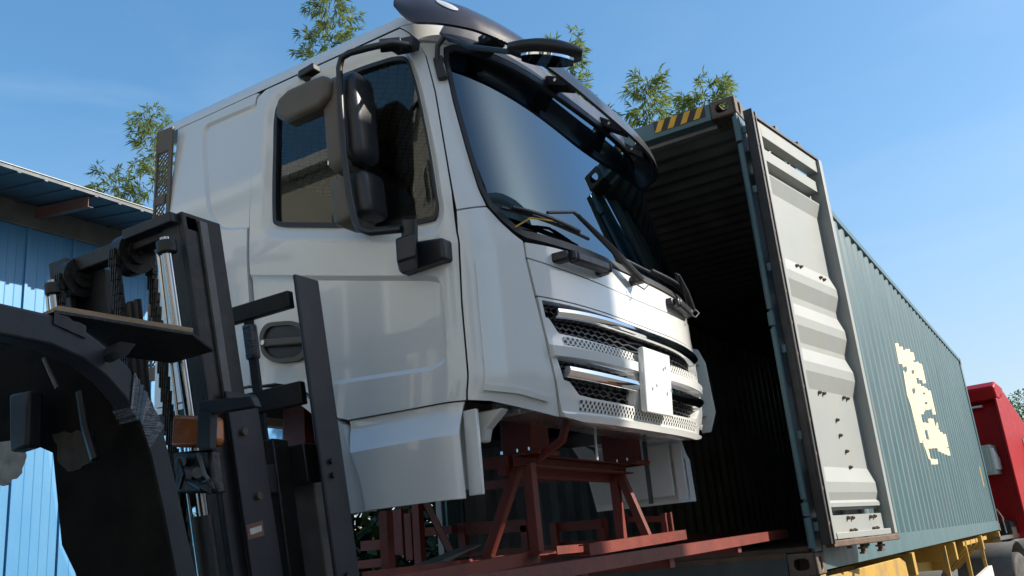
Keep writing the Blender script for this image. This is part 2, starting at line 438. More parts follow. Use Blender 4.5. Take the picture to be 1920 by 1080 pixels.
def inset(poly, d):
    """inset of a smooth outline (u, z)"""
    p = np.array(poly, float); k = len(p)
    ar = 0.5 * np.sum(p[:, 0] * np.roll(p[:, 1], -1) - np.roll(p[:, 0], -1) * p[:, 1])
    t = np.roll(p, -1, 0) - np.roll(p, 1, 0); t /= np.linalg.norm(t, axis=1, keepdims=True) + 1e-12
    n = np.stack([-t[:, 1], t[:, 0]], 1) * np.sign(ar)
    return [tuple(q) for q in p + n * d]
def panel(name, outer, mat, parent, holes=(), t=0.02, off=0.0, disp=None, h=0.035, label=None, isuv=False, kind=None, creases=()):
    """a sheet of thickness t cut to an outline drawn on the body surface"""
    if not isuv: outer = uv(outer); holes = [uv(x) for x in holes]
    V, F, bd = triangulate(outer, holes, h, creases)
    s, z = u2s(V[:, 0]), V[:, 1]
    P, Nn = S(s, z), SN(s, z)
    o = np.full(len(s), off)
    if disp is not None: o = o + disp(V[:, 0], z)
    A = P + Nn * o[:, None]; B = P + Nn * (o - t)[:, None]
    f0 = F[0]; fn = np.cross(A[f0[1]] - A[f0[0]], A[f0[2]] - A[f0[0]])
    n = len(A)
    m = MB(); fs = []
    flipf = fn @ Nn[f0[0]] < 0
    for f in F:
        g = tuple(reversed(f)) if flipf else tuple(f)
        fs.append(g); fs.append(tuple(n + i for i in reversed(g)))
    for a, b in bd:
        if flipf: a, b = b, a
        fs.append((b, a, n + a, n + b))
    m.add(np.concatenate([A, B]).tolist(), fs)
    return m.build(name, mat, parent, smooth=True, label=label, kind=kind, recalc=False, ang=32)
def onS(s, z, d=0.0):
    s = float(s); z = float(z)
    p = S(np.array([s]), np.array([z]))[0] + SN(np.array([s]), np.array([z]))[0] * d
    return Vector(p)

CAB = thing('truck_cab', 'white truck cab with black sun visor standing on a red steel cradle before the container', 'truck cab', (-1.4, YC, 0.45))

# outlines on the body surface (s, z), near side
DOOR = [(-0.826, 0.836), (-1.119, 0.842), (-1.28, 0.848), (-1.311, 0.864), (-1.36, 0.935), (-1.424, 1.016), (-1.48, 1.06), (-1.532, 1.085),
        (-1.603, 1.095), (-1.601, 1.86), (-1.604, 2.53), (-1.592, 2.602), (-1.555, 2.628), (-0.99, 2.626), (-0.922, 2.592), (-0.852, 2.534),
        (-0.806, 2.44), (-0.788, 2.244), (-0.790, 1.9), (-0.793, 1.726), (-0.826, 1.534), (-0.840, 1.223), (-0.835, 0.873)]
WIN = rounded([(-1.512, 1.85), (-1.524, 2.43), (-1.51, 2.535), (-1.144, 2.515), (-1.022, 2.49), (-0.964, 2.43), (-0.921, 2.28), (-0.893, 1.932),
               (-0.903, 1.66), (-0.955, 1.607), (-1.032, 1.611), (-1.221, 1.691), (-1.474, 1.822)],
              [0.03, 0.1, 0.06, 0.1, 0.05, 0.05, 0.1, 0.1, 0.05, 0.03, 0.05, 0.1, 0.03], 4)
RECESS = rounded([(-1.75, 1.70), (-1.278, 1.483), (-1.02, 1.372), (-0.972, 1.33), (-0.962, 1.20), (-0.966, 1.03), (-1.02, 0.975), (-1.325, 1.011), (-1.75, 1.07)],
                 [0, .1, .04, .05, .1, .08, .05, .1, 0], 4)
SLEEPREC = rounded([(-1.4, 2.567), (-1.838, 2.587), (-1.855, 2.55), (-1.848, 2.42), (-1.785, 2.05), (-1.729, 1.925), (-1.60, 1.87), (-1.4, 1.79)],
                   [0, .03, .03, .1, .1, .05, .05, 0], 4)
SLEEP = [(-1.612, 1.10), (-1.612, 2.53), (-1.60, 2.608), (-1.585, 2.626), (-1.60, 2.633), (-1.985, 2.633), (-1.985, 1.10)]
def door_disp(u, z):
    d = sdist(uv(RECESS), u, z); o = -0.015 * np.clip(d / 0.020, 0, 1)
    dw = sdist(uv(WIN), u, z); o = o - 0.016 * np.clip((dw + 0.060) / 0.045, 0, 1)
    o = o + 0.006 * sstep(2.575, 2.56, z) * 0
    o = o - 0.010 * sstep(0.02, 0.0, z - 0.842) * 0
    return o
def door_disp_far(u, z): return door_disp(-u, z)
def sleep_disp(u, z):
    return -0.014 * np.clip(sdist(uv(SLEEPREC), u, z) / 0.016, 0, 1)
for sg, dd, sd_ in ((1, door_disp, sleep_disp), (-1, door_disp_far, lambda u, z: sleep_disp(-u, z))):
    fl = (lambda p: p) if sg > 0 else flip
    near = sg > 0
    panel('sleeper_panel', fl(SLEEP), W_PAINT, CAB, t=0.03, disp=sd_, h=0.02 if near else 0.08, creases=[(True, uv(SLEEPREC)), (True, inset(uv(SLEEPREC), .016))] if near else ())
    door = panel('door', fl(DOOR), W_PAINT, CAB, holes=[fl(WIN)], t=0.035, disp=dd, h=0.02 if near else 0.07, creases=[(True, uv(RECESS)), (True, inset(uv(RECESS), .020)), (True, inset(uv(WIN), -.060)), (True, inset(uv(WIN), -.015))] if near else ())
    wu = uv(fl(WIN))
    ring = panel('window_seal', wu, RUBBER, door, holes=[inset(wu, 0.022)], t=0.03, off=-0.002, h=0.02 if near else 0.06, isuv=True)
    panel('window_pane', inset(wu, 0.012), SIDEGLASS, door, t=0.005, off=-0.016, h=0.05, isuv=True)
    # dark reveal behind the door gaps
    panel('door_frame', fl([(-0.80, 0.85), (-1.63, 0.85 + .25), (-1.63, 2.6), (-0.95, 2.6), (-0.79, 2.5), (-0.76, 2.2), (-0.78, 1.6), (-0.80, 1.2)]), DARKGAP, CAB,
          holes=[fl([(-0.90, 1.62), (-1.52, 1.86), (-1.52, 2.53), (-0.98, 2.49), (-0.90, 2.0)])], t=0.01, off=-0.040, h=0.06)
    # lower corner panel, A pillar
    CORNER = [(-0.814, 0.836), (-0.682, 0.826), (-0.514, 0.797), (-0.335, 0.766), (-0.365, 0.86), (-0.386, 0.935), (-0.415, 1.136), (-0.443, 1.294), (-0.464, 1.427),
              (-0.468, 1.502), (-0.505, 1.53), (-0.555, 1.58), (-0.604, 1.643), (-0.612, 1.650), (-0.788, 1.632), (-0.813, 1.534), (-0.828, 1.223), (-0.823, 0.873)]
    panel('corner_panel', fl(CORNER), W_PAINT, CAB, t=0.03, h=0.025)
    PILLAR = [(-0.786, 1.640), (-0.611, 1.658), (-0.632, 1.74), (-0.655, 1.94), (-0.676, 2.18), (-0.681, 2.42), (-0.664, 2.492), (-0.62, 2.512), (-0.845, 2.520),
              (-0.797, 2.44), (-0.777, 2.244), (-0.779, 1.9), (-0.781, 1.726)]
    panel('windscreen_pillar', fl(PILLAR), W_PAINT, CAB, t=0.04, h=0.03)
    DEFL = rounded([(-0.735, 1.415), (-0.60, 1.41), (-0.52, 1.35), (-0.475, 1.20), (-0.44, 1.06), (-0.393, 0.825), (-0.552, 0.858), (-0.732, 0.874)],
                   [.02, .03, .04, .05, .05, .01, .03, .02], 4)
    panel('air_deflector', fl(DEFL), W_PAINT, CAB, t=0.012, off=0.010, h=0.025)
    panel('deflector_lip', fl([(-0.732, 0.868), (-0.552, 0.852), (-0.400, 0.822), (-0.402, 0.842), (-0.552, 0.876), (-0.732, 0.892)]), W_PAINT, CAB, t=0.03, off=0.016, h=0.03)
    # skirt box under the door, wheel-arch flare
    SK = [(-0.826, 0.458), (-0.840, 0.80), (-0.836, 0.831), (-1.10, 0.838), (-1.279, 0.843), (-1.268, 0.79), (-1.235, 0.69), (-1.21, 0.58), (-1.198, 0.462)]
    panel('door_skirt', fl(SK), W_PAINT, CAB, t=0.035, off=-0.012, disp=lambda u, z: np.interp(z, [.70, .725, .80, .81], [.062, .046, .004, 0]), h=0.03, creases=[(False, [(float(s2u(sg * -a)), zz) for a in (1.3, .8)]) for zz in (.70, .725, .80)])
    FLARE = [(-1.208, 0.462), (-1.22, 0.58), (-1.245, 0.69), (-1.278, 0.79), (-1.288, 0.83), (-1.32, 0.862), (-1.37, 0.93), (-1.43, 1.006), (-1.49, 1.05), (-1.61, 1.082), (-1.985, 1.09),
             (-1.985, 1.045), (-1.62, 1.04), (-1.50, 1.01), (-1.44, 0.965), (-1.39, 0.90), (-1.345, 0.80), (-1.31, 0.66), (-1.29, 0.462)]
    panel('arch_flare', fl(FLARE), W_PAINT, CAB, t=0.05, off=0.012, disp=lambda u, z: 0.0 * u, h=0.03)
    # inner fender: plate behind the skirt and its end strip
    yb = YC - sg * 1.09
    fm = MB().box((-0.70, min(yb, yb + sg * .02), 0.47), (-0.637, max(yb, yb + sg * .02), 0.80))
    fm.build('fender_strip', W_PAINT, CAB, bevel=0.004)
    iw = MB().box((-1.20, min(yb + sg * .03, yb + sg * .05), 0.50), (-0.71, max(yb + sg * .03, yb + sg * .05), 0.80))
    iw.build('inner_fender', W_INNER, CAB, bevel=0.003)

# ---- front: cowl, flap, grille frame
ZC = 1.385
cowl = both([(0, 1.502), (-0.30, 1.500), (-0.458, 1.498), (-0.455, 1.432), (-0.30, 1.410), (-0.15, 1.398), (0, 1.390)])
panel('cowl_panel', cowl, W_PAINT, CAB, t=0.03, h=0.03)
flap = both([(0, 1.382), (-0.15, 1.390), (-0.30, 1.402), (-0.455, 1.423), (-0.434, 1.298), (-0.428, 1.266), (-0.19, 1.260), (0, 1.258)])
panel('front_flap', flap, W_PAINT, CAB, t=0.03, off=0.004, h=0.03)
UP = rounded([(-0.408, 1.247), (-0.19, 1.243), (0, 1.241), (0.19, 1.243), (0.408, 1.247), (0.398, 1.172), (0.383, 1.172), (0.342, 1.110), (0.19, 1.102), (0, 1.098), (-0.19, 1.102), (-0.342, 1.110), (-0.383, 1.172), (-0.398, 1.172)], 0.006, 2)
LO = rounded([(-0.365, 1.006), (-0.19, 0.999), (-0.0275, 0.992), (-0.0275, 0.848), (-0.19, 0.852), (-0.262, 0.860), (-0.312, 0.908), (-0.340, 0.914)], 0.006, 2)
gf = both([(0, 1.251), (-0.19, 1.253), (-0.425, 1.259), (-0.408, 1.136), (-0.380, 0.935), (-0.358, 0.86), (-0.329, 0.768), (-0.17, 0.739), (0, 0.735)])
GZS = [.735, .752, .782, .790, .845, 1.0, 1.008, 1.050, 1.056, 1.098, 1.12]
GDS = [-.012, .018, .024, .006, 0, 0, .020, .024, .006, 0, 0]
def gdisp(u, z):
    a = np.abs(u2s(u))
    return np.interp(z, GZS, GDS)
def shrink_top(poly): return poly
grille = panel('grille_frame', gf, W_PAINT, CAB, holes=[UP, LO, flip(LO)], t=0.05, off=0.006, disp=gdisp, h=0.024, creases=[(False, [(float(s2u(a)), zz) for a in (-.5, .5)]) for zz in GZS[1:-1]])
# black expanded mesh behind the openings
def lattice(name, s0, s1, z0, z1, depth, cw, ch):
    m = MB(); u0, u1 = float(s2u(s0)), float(s2u(s1)); n = int((u1 - u0) / cw); r = int((z1 - z0) / ch)
    us = u0 + np.arange(n + 1) * (u1 - u0) / n
    t = ch * 0.17
    for j in range(r + 1):
        for i in range(n):
            up = (i + j) % 2
            za = z0 + j * ch + (0.0 if up else ch * .5); zb = z0 + j * ch + (ch * .5 if up else 0.0)
            sa, sb = float(u2s(us[i])), float(u2s(us[i + 1]))
            q = [onS(sa, za - t, depth), onS(sb, zb - t, depth), onS(sb, zb + t, depth), onS(sa, za + t, depth)]
            q2 = [onS(sa, za - t, depth - .012), onS(sb, zb - t, depth - .012), onS(sb, zb + t, depth - .012), onS(sa, za + t, depth - .012)]
            m.add(q + q2, [(0, 1, 2, 3), (3, 2, 6, 7), (1, 0, 4, 5)])
    return m.build(name, BLACKP, grille, kind='stuff', recalc=False)
lattice('grille_mesh', -0.41, 0.41, 1.10, 1.25, -0.03, 0.021, 0.021)
lattice('grille_mesh', -0.37, -0.03, 0.845, 1.005, -0.03, 0.021, 0.021)
lattice('grille_mesh', 0.03, 0.37, 0.845, 1.005, -0.03, 0.021, 0.021)
for k in (1, -1):
    pass
panel('grille_backing', [(-0.42, 0.80), (-0.42, 1.25), (0.42, 1.25), (0.42, 0.80)], DARKGAP, grille, t=0.01, off=-0.085, h=0.08)
def perf_mat():
    m = bpy.data.materials.new('perforated_white'); m.use_nodes = True
    N, L = m.node_tree.nodes, m.node_tree.links; b = N['Principled BSDF']
    tc = N.new('ShaderNodeTexCoord'); mp = N.new('ShaderNodeMapping'); mp.inputs['Scale'].default_value = (1, 46, 46)
    mp.inputs['Rotation'].default_value = (math.radians(45), 0, 0)
    L.new(tc.outputs['Object'], mp.inputs[0])
    vo = N.new('ShaderNodeTexVoronoi'); vo.inputs['Randomness'].default_value = 0; vo.inputs['Scale'].default_value = 1
    vo.voronoi_dimensions = '2D'
    sp = N.new('ShaderNodeSeparateXYZ'); cb = N.new('ShaderNodeCombineXYZ')
    L.new(mp.outputs[0], sp.inputs[0]); L.new(sp.outputs['Y'], cb.inputs['X']); L.new(sp.outputs['Z'], cb.inputs['Y'])
    L.new(cb.outputs[0], vo.inputs['Vector'])
    r = N.new('ShaderNodeMapRange'); r.inputs[1].default_value = 0.34; r.inputs[2].default_value = 0.42
    L.new(vo.outputs['Distance'], r.inputs[0])
    mx = N.new('ShaderNodeMix'); mx.data_type = 'RGBA'; mx.inputs[6].default_value = (0.03, 0.03, 0.03, 1); mx.inputs[7].default_value = (0.7, 0.7, 0.66, 1)
    L.new(r.outputs[0], mx.inputs['Factor']); L.new(mx.outputs[2], b.inputs['Base Color']); b.inputs['Roughness'].default_value = 0.4
    return m
PERF = perf_mat()
def strip(s0, s1, za, zb, bow):
    ss_ = np.linspace(s0, s1, 14)
    return [(float(s), zb + bow * (s / .4) ** 2) for s in ss_] + [(float(s), za + bow * (s / .4) ** 2) for s in reversed(ss_)]
panel('perforated_strip', strip(-0.325, -0.028, 1.060, 1.094, 0.004), PERF, grille, t=0.004, off=0.0135, h=0.03)
panel('perforated_strip', strip(0.028, 0.325, 1.060, 1.094, 0.004), PERF, grille, t=0.004, off=0.0135, h=0.03)
panel('perforated_strip', strip(-0.255, 0.255, 0.796, 0.840, 0.006), PERF, grille, t=0.004, off=0.0135, h=0.03)
def chrome_bar(s0, s1, zc, hh, bow):
    m = MB(); rings = []
    for s in np.linspace(s0, s1, 26):
        z = zc + bow * (s / .36) ** 2
        prof = [(-.02, -hh), (.006, -hh * .95), (.020, -hh * .55), (.034, 0.1 * hh), (.030, hh * .8), (.014, hh), (-.02, hh)]
        rings.append([onS(s, z + b, a) for a, b in prof])
    m.loft(rings)
    return m.build('chrome_bar', CHROME, grille, smooth=True, ang=30)
chrome_bar(-0.352, 0.352, 1.206, 0.022, -0.012)
chrome_bar(-0.326, -0.028, 0.938, 0.023, 0.012)
chrome_bar(0.028, 0.326, 0.938, 0.023, 0.012)
# number-plate sized white plate on the grille, with its three screw holes
pl = MB()
pr0 = [onS(s, z, 0.028) for s, z in ((-.0235, .832), (.0235, .832), (.0235, 1.122), (-.0235, 1.122))]
pr1 = [onS(s, z, 0.062) for s, z in ((-.0235, .832), (.0235, .832), (.0235, 1.122), (-.0235, 1.122))]
pl.hexa(pr0 + pr1)
plate = pl.build('emblem_plate', W_PAINT, grille, bevel=0.008)
for s, z in ((0.006, 1.045), (-0.006, 0.945), (0.012, 0.94)):
    p = onS(s, z, 0.0615); MB().cyl(p, p + Vector((0.004, 0, 0)), 0.009, 8).build('screw', STEEL, plate)
for sg in (-1, 1):
    # grab handle
    y0, y1 = YC + sg * 0.72, YC + sg * 0.39
    xa = lambda y: float(S(np.array([0.0]), np.array([1.44]))[0][0]) - 0.09 * (y - YC) ** 2 - 0.01
    m = MB(); x0, x1 = xa(y0) + .012, xa(y1) + .012
    path = [(x0 - .06, y0, 1.450), (x0 + .045, y0 + (y1 - y0) * .04, 1.452), (x0 + .05, y0 + (y1 - y0) * .12, 1.450), (x1 + .05, y0 + (y1 - y0) * .88, 1.450), (x1 + .045, y0 + (y1 - y0) * .96, 1.452), (x1 - .06, y1, 1.450)]
    for a, b in zip(path[:-1], path[1:]): m.beam(a, b, 0.055, 0.045)
    m.build('grab_handle', BLACKP, CAB, bevel=0.010)
    # mounting blocks
# ---- glass
def net_mat():
    m = bpy.data.materials.new('netted_sheet'); m.use_nodes = True
    N, L = m.node_tree.nodes, m.node_tree.links; b = N['Principled BSDF']
    tc = N.new('ShaderNodeTexCoord'); mp = N.new('ShaderNodeMapping'); mp.inputs['Rotation'].default_value = (0, 0, math.radians(42)); mp.inputs['Scale'].default_value = (20, 20, 1)
    no = N.new('ShaderNodeTexNoise'); no.inputs['Scale'].default_value = 3
    ad = N.new('ShaderNodeMix'); ad.data_type = 'RGBA'; ad.blend_type = 'ADD'; ad.inputs['Factor'].default_value = .12
    L.new(tc.outputs['Object'], no.inputs['Vector']); L.new(tc.outputs['Object'], ad.inputs[6]); L.new(no.outputs['Color'], ad.inputs[7]); L.new(ad.outputs[2], mp.inputs[0])
    sp = N.new('ShaderNodeSeparateXYZ'); L.new(mp.outputs[0], sp.inputs[0]); cb = N.new('ShaderNodeCombineXYZ'); L.new(sp.outputs['X'], cb.inputs['X']); L.new(sp.outputs['Y'], cb.inputs['Y'])
    br = N.new('ShaderNodeTexBrick'); br.offset = 0; br.inputs['Scale'].default_value = 1; br.inputs['Mortar Size'].default_value = .07; br.inputs['Brick Width'].default_value = 1; br.inputs['Row Height'].default_value = 1
    br.inputs['Color1'].default_value = (.66, .55, .35, 1); br.inputs['Color2'].default_value = (.60, .50, .32, 1); br.inputs['Mortar'].default_value = (.16, .13, .08, 1)
    L.new(cb.outputs[0], br.inputs['Vector']); L.new(br.outputs['Color'], b.inputs['Base Color']); b.inputs['Roughness'].default_value = .8
    t = N.new('ShaderNodeBsdfTranslucent'); L.new(br.outputs['Color'], t.inputs[0]); x = N.new('ShaderNodeMixShader'); x.inputs[0].default_value = .5
    L.new(b.outputs[0], x.inputs[1]); L.new(t.outputs[0], x.inputs[2]); L.new(x.outputs[0], N['Material Output'].inputs['Surface'])
    return m
WS = both([(0, 2.522), (-0.3, 2.52), (-0.6, 2.513), (-0.655, 2.49), (-0.677, 2.42), (-0.672, 2.18), (-0.651, 1.94), (-0.628, 1.74), (-0.60, 1.648), (-0.55, 1.587), (-0.50, 1.54), (-0.45, 1.516), (-0.30, 1.508), (0, 1.506)])
WSu = resample(uv(WS), 0.04)
panel('windscreen_seal', WSu, RUBBER, CAB, holes=[inset(WSu, 0.036)], t=0.035, off=0.009, h=0.025, isuv=True)
panel('windscreen', inset(WSu, 0.022), WSGLASS, CAB, t=0.006, off=-0.004, h=0.05, isuv=True)
panel('header_trim', [(-0.66, 2.40), (-0.665, 2.50), (0.665, 2.50), (0.66, 2.40), (0.3, 2.39), (0, 2.385), (-0.3, 2.39)], DASH, CAB, t=0.02, off=-0.03, h=0.07)
panel('roof_header', both([(0, 2.634), (-0.4, 2.634), (-0.99, 2.634), (-0.972, 2.628), (-0.910, 2.596), (-0.842, 2.540), (-0.60, 2.518), (-0.3, 2.525), (0, 2.528)]), W_PAINT, CAB, t=0.03, h=0.04)
panel('header_shade_band', both([(0, 2.6335), (-0.3, 2.6335), (-0.62, 2.630), (-0.66, 2.58), (-0.62, 2.530), (-0.3, 2.533), (0, 2.536)]), VISORP, CAB, t=0.006, off=0.0045, h=0.05)  # dark layer on the white header, in place of the visor's shade and reflection
# ---- roof shell
ss_ = np.concatenate([np.linspace(-2, -1, 12), np.linspace(-1, 1, 61)[1:-1], np.linspace(1, 2, 12)])
base = S(ss_, np.full(len(ss_), 2.636)); nn = SN(ss_, np.full(len(ss_), 2.636)); nn[:, 2] = 0; nn /= np.linalg.norm(nn, axis=1, keepdims=True)
base[0, 0] -= 0.125; base[-1, 0] -= 0.125      # the roof overhangs the louvred rear corners
rings = []
for a in np.linspace(0, 90, 8):
    r_ = 0.115; i_ = r_ * (1 - math.cos(math.radians(a))); q = base - nn * i_; q[:, 2] = 2.637 + r_ * math.sin(math.radians(a)) * np.where(np.abs(ss_) < 1, .22 + .78 * sstep(.55, 1.0, np.abs(ss_)), 1.0)
    q[0, 0] += i_ * 1.0; q[-1, 0] += i_
    rings.append(q)
cen = np.array([-1.5, YC, 0])
top = rings[-1]
for k, dz in ((0.86, .018), (0.6, .04), (0.25, .052)):
    q = cen + (top - cen) * np.array([k, k, 1]); q[:, 2] = top[:, 2] + dz; rings.append(q)
m = MB(); m.loft([[tuple(p) for p in r_] for r_ in rings], caps=False); m.f.append(tuple(range((len(rings) - 1) * len(ss_), len(rings) * len(ss_))))
m.build('roof', W_PAINT, CAB, smooth=True, ang=50)
MB().box((-2.47, YC - 1.05, 1.05), (-2.44, YC + 1.05, 2.66)).build('rear_wall', W_PAINT, CAB, bevel=0.01)
MB().box((-2.435, YC - 1.04, 1.10), (-2.42, YC + 1.04, 2.62)).build('rear_lining', TRIM, CAB)
MB().box((-2.42, YC - .96, 2.585), (-0.86, YC + .96, 2.615)).build('headlining', net_mat(), CAB)
fl_ = MB().box((-2.42, YC - 1.06, 1.10), (-1.35, YC + 1.06, 1.15)); fl_.box((-1.35, YC - 1.04, 0.86), (-0.76, YC + 1.04, 0.90)); fl_.box((-1.36, YC - 1.06, 0.87), (-1.32, YC + 1.06, 1.13)); fl_.box((-.76, YC - .82, .86), (-.52, YC + .82, .90))
fl_.box((-2.3, YC - .45, 0.86), (-0.7, YC + .45, 1.10))
fl_.build('floor_pan', GREASE, CAB)
MB().box((-0.72, YC - .84, 0.79), (-0.52, YC + .84, 0.857)).build('foil_insulation', FOIL, CAB)
MB().prism([(-0.50, YC - 0.95, 1.42), (-0.50, YC - 0.95, 1.52), (-0.85, YC - 0.95, 1.62), (-1.05, YC - 0.95, 1.50), (-1.0, YC - 0.95, 1.0), (-0.6, YC - 0.95, 1.0)], (0, 1.9, 0)).build('dashboard', DASH, CAB, bevel=0.02)
for yy in (-0.55, 0.55):
    m = MB(); c = YC + yy
    seat = MB().prism([(-1.0, c - .25, 1.40), (-1.5, c - .25, 1.35), (-1.5, c - .25, 1.50), (-1.01, c - .25, 1.57)], (0, .5, 0)).build('seat_cushion', SEATF, CAB, bevel=0.03)
    MB().prism([(-1.30, c - .25, 1.47), (-1.44, c - .25, 1.47), (-1.58, c - .25, 2.24), (-1.46, c - .25, 2.28)], (0, .5, 0)).build('seat_back', SEATF, CAB, bevel=0.04)
    MB().prism([(-1.45, c - .14, 2.28), (-1.57, c - .14, 2.26), (-1.60, c - .14, 2.46), (-1.50, c - .14, 2.48)], (0, .28, 0)).build('headrest', SEATF, CAB, bevel=0.03)
wheel = MB()
cw = Vector((-1.12, YC + 0.55, 1.68)); ax = Vector((-0.55, 0, 0.83)).normalized(); e1 = Vector((0, 1, 0)); e2 = ax.cross(e1)
wheel.tube([cw + (e1 * math.cos(a) + e2 * math.sin(a)) * 0.23 for a in np.linspace(0, 2 * math.pi, 29)], 0.016, 8, False)
for a in (0.4, 2.74, 4.71): wheel.tube([cw, cw + (e1 * math.cos(a) + e2 * math.sin(a)) * 0.23], 0.014, 6)
wheel.tube([cw, cw - ax * .3], 0.03, 8)
wheel.build('steering_wheel', BLACKP, CAB, smooth=True)
# ---- rear corner grille fin with open perforations
FINP = []
def fin(y0):
    m = MB()
    def pt(a, z):      # a 0..1 across the fin (0 at the body)
        x = -2.485 + 0.055 * float(sstep(1.9, 2.6, np.array(z))) - a * 0.115
        return Vector((x, y0 - 0.0 - 0.01 * a * (1 if y0 < YC else -1), z))
    t = Vector((0, 0.012, 0))
    def q(a0, a1, z0, z1):
        P = [pt(a0, z0), pt(a1, z0), pt(a1, z1), pt(a0, z1)]
        m.hexa(P + [p + t for p in P])
    q(0, .20, 1.25, 2.632); q(.90, 1, 1.25, 2.632)
    zs = [1.25, 1.32, 1.60, 1.65, 1.92, 1.97, 2.20, 2.25, 2.50, 2.632]
    for i in range(0, len(zs), 2): q(.20, .90, zs[i], zs[i + 1])
    o = m.build('corner_vent', BROWNP, CAB)
    g = MB()
    for i in range(1, len(zs) - 1, 2):
        z0, z1 = zs[i], zs[i + 1]; n = int((z1 - z0) / 0.026)
        for k in range(-3, n + 1):
            for sgn in (1, -1):
                za = z0 + (k if sgn > 0 else k + 3) * (z1 - z0) / n; zb = za + sgn * 3 * (z1 - z0) / n
                a0, a1 = .20, .90
                lo_, hi_ = min(za, zb), max(za, zb)
                # clip to the window
                def cl(z_): return a0 + (a1 - a0) * (z_ - za) / (zb - za)
                p0, p1 = (a0, za), (a1, zb)
                if lo_ < z0: 
                    c_ = (cl(z0), z0); p0, p1 = (c_, p1) if za < zb else (p0, c_)
                if hi_ > z1:
                    c_ = (cl(z1), z1); p0, p1 = (p0, c_) if za < zb else (c_, p1)
                if abs(p0[0] - p1[0]) < .03: continue
                g.beam(pt(*p0) + t * .5, pt(*p1) + t * .5, 0.006, 0.0050)
    g.build('vent_mesh', BROWNP, o, kind='stuff', recalc=False)
fin(-2.285); fin(2 * YC + 2.285 - .012)
# ---- sun visor
def vis(s, k, o2=0.0):
    """k 0 bottom edge .. 1 top edge"""
    y = float(S(np.array([s]), np.array([2.55]))[0][1]) - YC
    zt = 2.595 + 0.15 * abs(s) ** 2.5 - 0.05 * y
    zb = 2.440 + 0.07 * abs(s) ** 1.5 - 0.05 * y
    e = max(0, (abs(s) - 0.80) / 0.14)
    zb = zb + 0.10 * e ** 2; zt = zt - 0.02 * e
    o = 0.16 - 0.07 * k - 0.04 * max(0, abs(s) - .55) / .4 + o2
    z = zb + (zt - zb) * k
    bulge = 0.02 * math.sin(math.pi * k)
    p = S(np.array([s]), np.array([2.55]))[0]; n = SN(np.array([s]), np.array([2.55]))[0]; n[2] = 0; n /= np.linalg.norm(n)
    q = p + n * (o + bulge); q[2] = z
    return Vector(q)
rings = []
for s in np.linspace(-0.94, 0.94, 64):
    ks = np.linspace(0, 1, 7)
    rings.append([vis(s, k) for k in ks] + [vis(s, k, -0.018) for k in reversed(ks)])
visor = MB().loft(rings).build('sun_visor', VISORP, CAB, smooth=True, ang=40)
for s in (-0.66, 0.66):
    m = MB(); ring = []
    pts = []
    for a in np.linspace(0, 2 * math.pi, 17)[:-1]:
        pts.append(vis(s + (0.06 if s < 0 else -.06) * 0 + 0.05 * math.cos(a), 0.72 + 0.17 * math.sin(a) + (-.10 if s < 0 else .10) * math.cos(a), 0.004))
    c_ = vis(s, 0.72, 0.016)
    m.v = [tuple(p) for p in pts] + [tuple(c_)]; m.f = [(i, (i + 1) % 16, 16) for i in range(16)]
    m.build('marker_lamp', LENS, visor, smooth=True)
for s in (-0.40, -0.06, 0.10, 0.36):
    a = onS(s, 2.56, 0.0); b = vis(s, 0.35, -0.035); t_ = Vector((0, 0.02, 0))
    dy = 0.05
    P = [a + Vector((0, -dy, -.03)), b + Vector((0, -dy * 1.2, -.035)), b + Vector((0, -dy * 1.2, 0.02)), a + Vector((0, -dy, 0.03))]
    br = MB().hexa(P + [p + Vector((0, 2 * dy, 0)) for p in P]).build('visor_bracket', BLACKP, visor, bevel=0.006)
    MB().cyl(a.lerp(b, .45) + Vector((.0, -.052, 0.0)), a.lerp(b, .45) + Vector((0, -.06, 0.0)), .009, 8).build('bolt', STEEL, br)

# ---- front (windscreen-top) mirror
b0 = onS(-0.715, 2.30, 0.012); b1 = onS(-0.72, 2.42, 0.012)
m = MB().beam(b0, b1, 0.045, 0.03, up=(0.3, -1, 0)); arm_b = m.build('mirror_bracket', BLACKP, CAB, bevel=0.005)
pth = [b1 + Vector((0.0, -.01, -.02)), b1 + Vector((.015, -.02, .045)), b1 + Vector((.05, -.01, .085)), at('Y', -2.32, 880, 88), at('Y', -2.34, 955, 97), at('Y', -2.30, 985, 92)]
fm_ = MB().tube(pth, 0.012, 8).build('mirror_arm', BLACKP, CAB, smooth=True)
ha, hb = at('Y', -2.34, 952, 90), at('Y', -2.20, 1092, 103)
axv = (hb - ha); Ln = axv.length; axv.normalize(); upv = Vector((0, 0, 1)); sv = axv.cross(upv).normalized(); upv = sv.cross(axv)
rings = []
for t in np.linspace(0, 1, 15):
    w_ = 0.012 + 0.065 * math.sin(math.pi * min(1, t * 0.9 + .04)) ** 0.7; hh = 0.012 + 0.030 * math.sin(math.pi * min(1, t ** 1.3 * .88 + .06)) ** 0.8
    c = ha + axv * Ln * t
    rings.append([c + sv * (w_ * math.cos(a)) + upv * (hh * math.sin(a)) for a in np.linspace(0, 2 * math.pi, 17)[:-1]])
hd = MB().loft(rings).build('front_mirror', BLACKP, CAB, smooth=True, ang=60)
rings = []
for t in np.linspace(0.2, 0.9, 9):
    w_ = 0.05 * math.sin(math.pi * (t - .15) / .8) ** 0.5
    c = ha + axv * Ln * t - upv * 0.030
    rings.append([c + sv * w_, c - sv * w_, c - sv * w_ - upv * .012, c + sv * w_ - upv * .012])
MB().loft(rings).build('mirror_glass', MIRROR, hd, smooth=True)

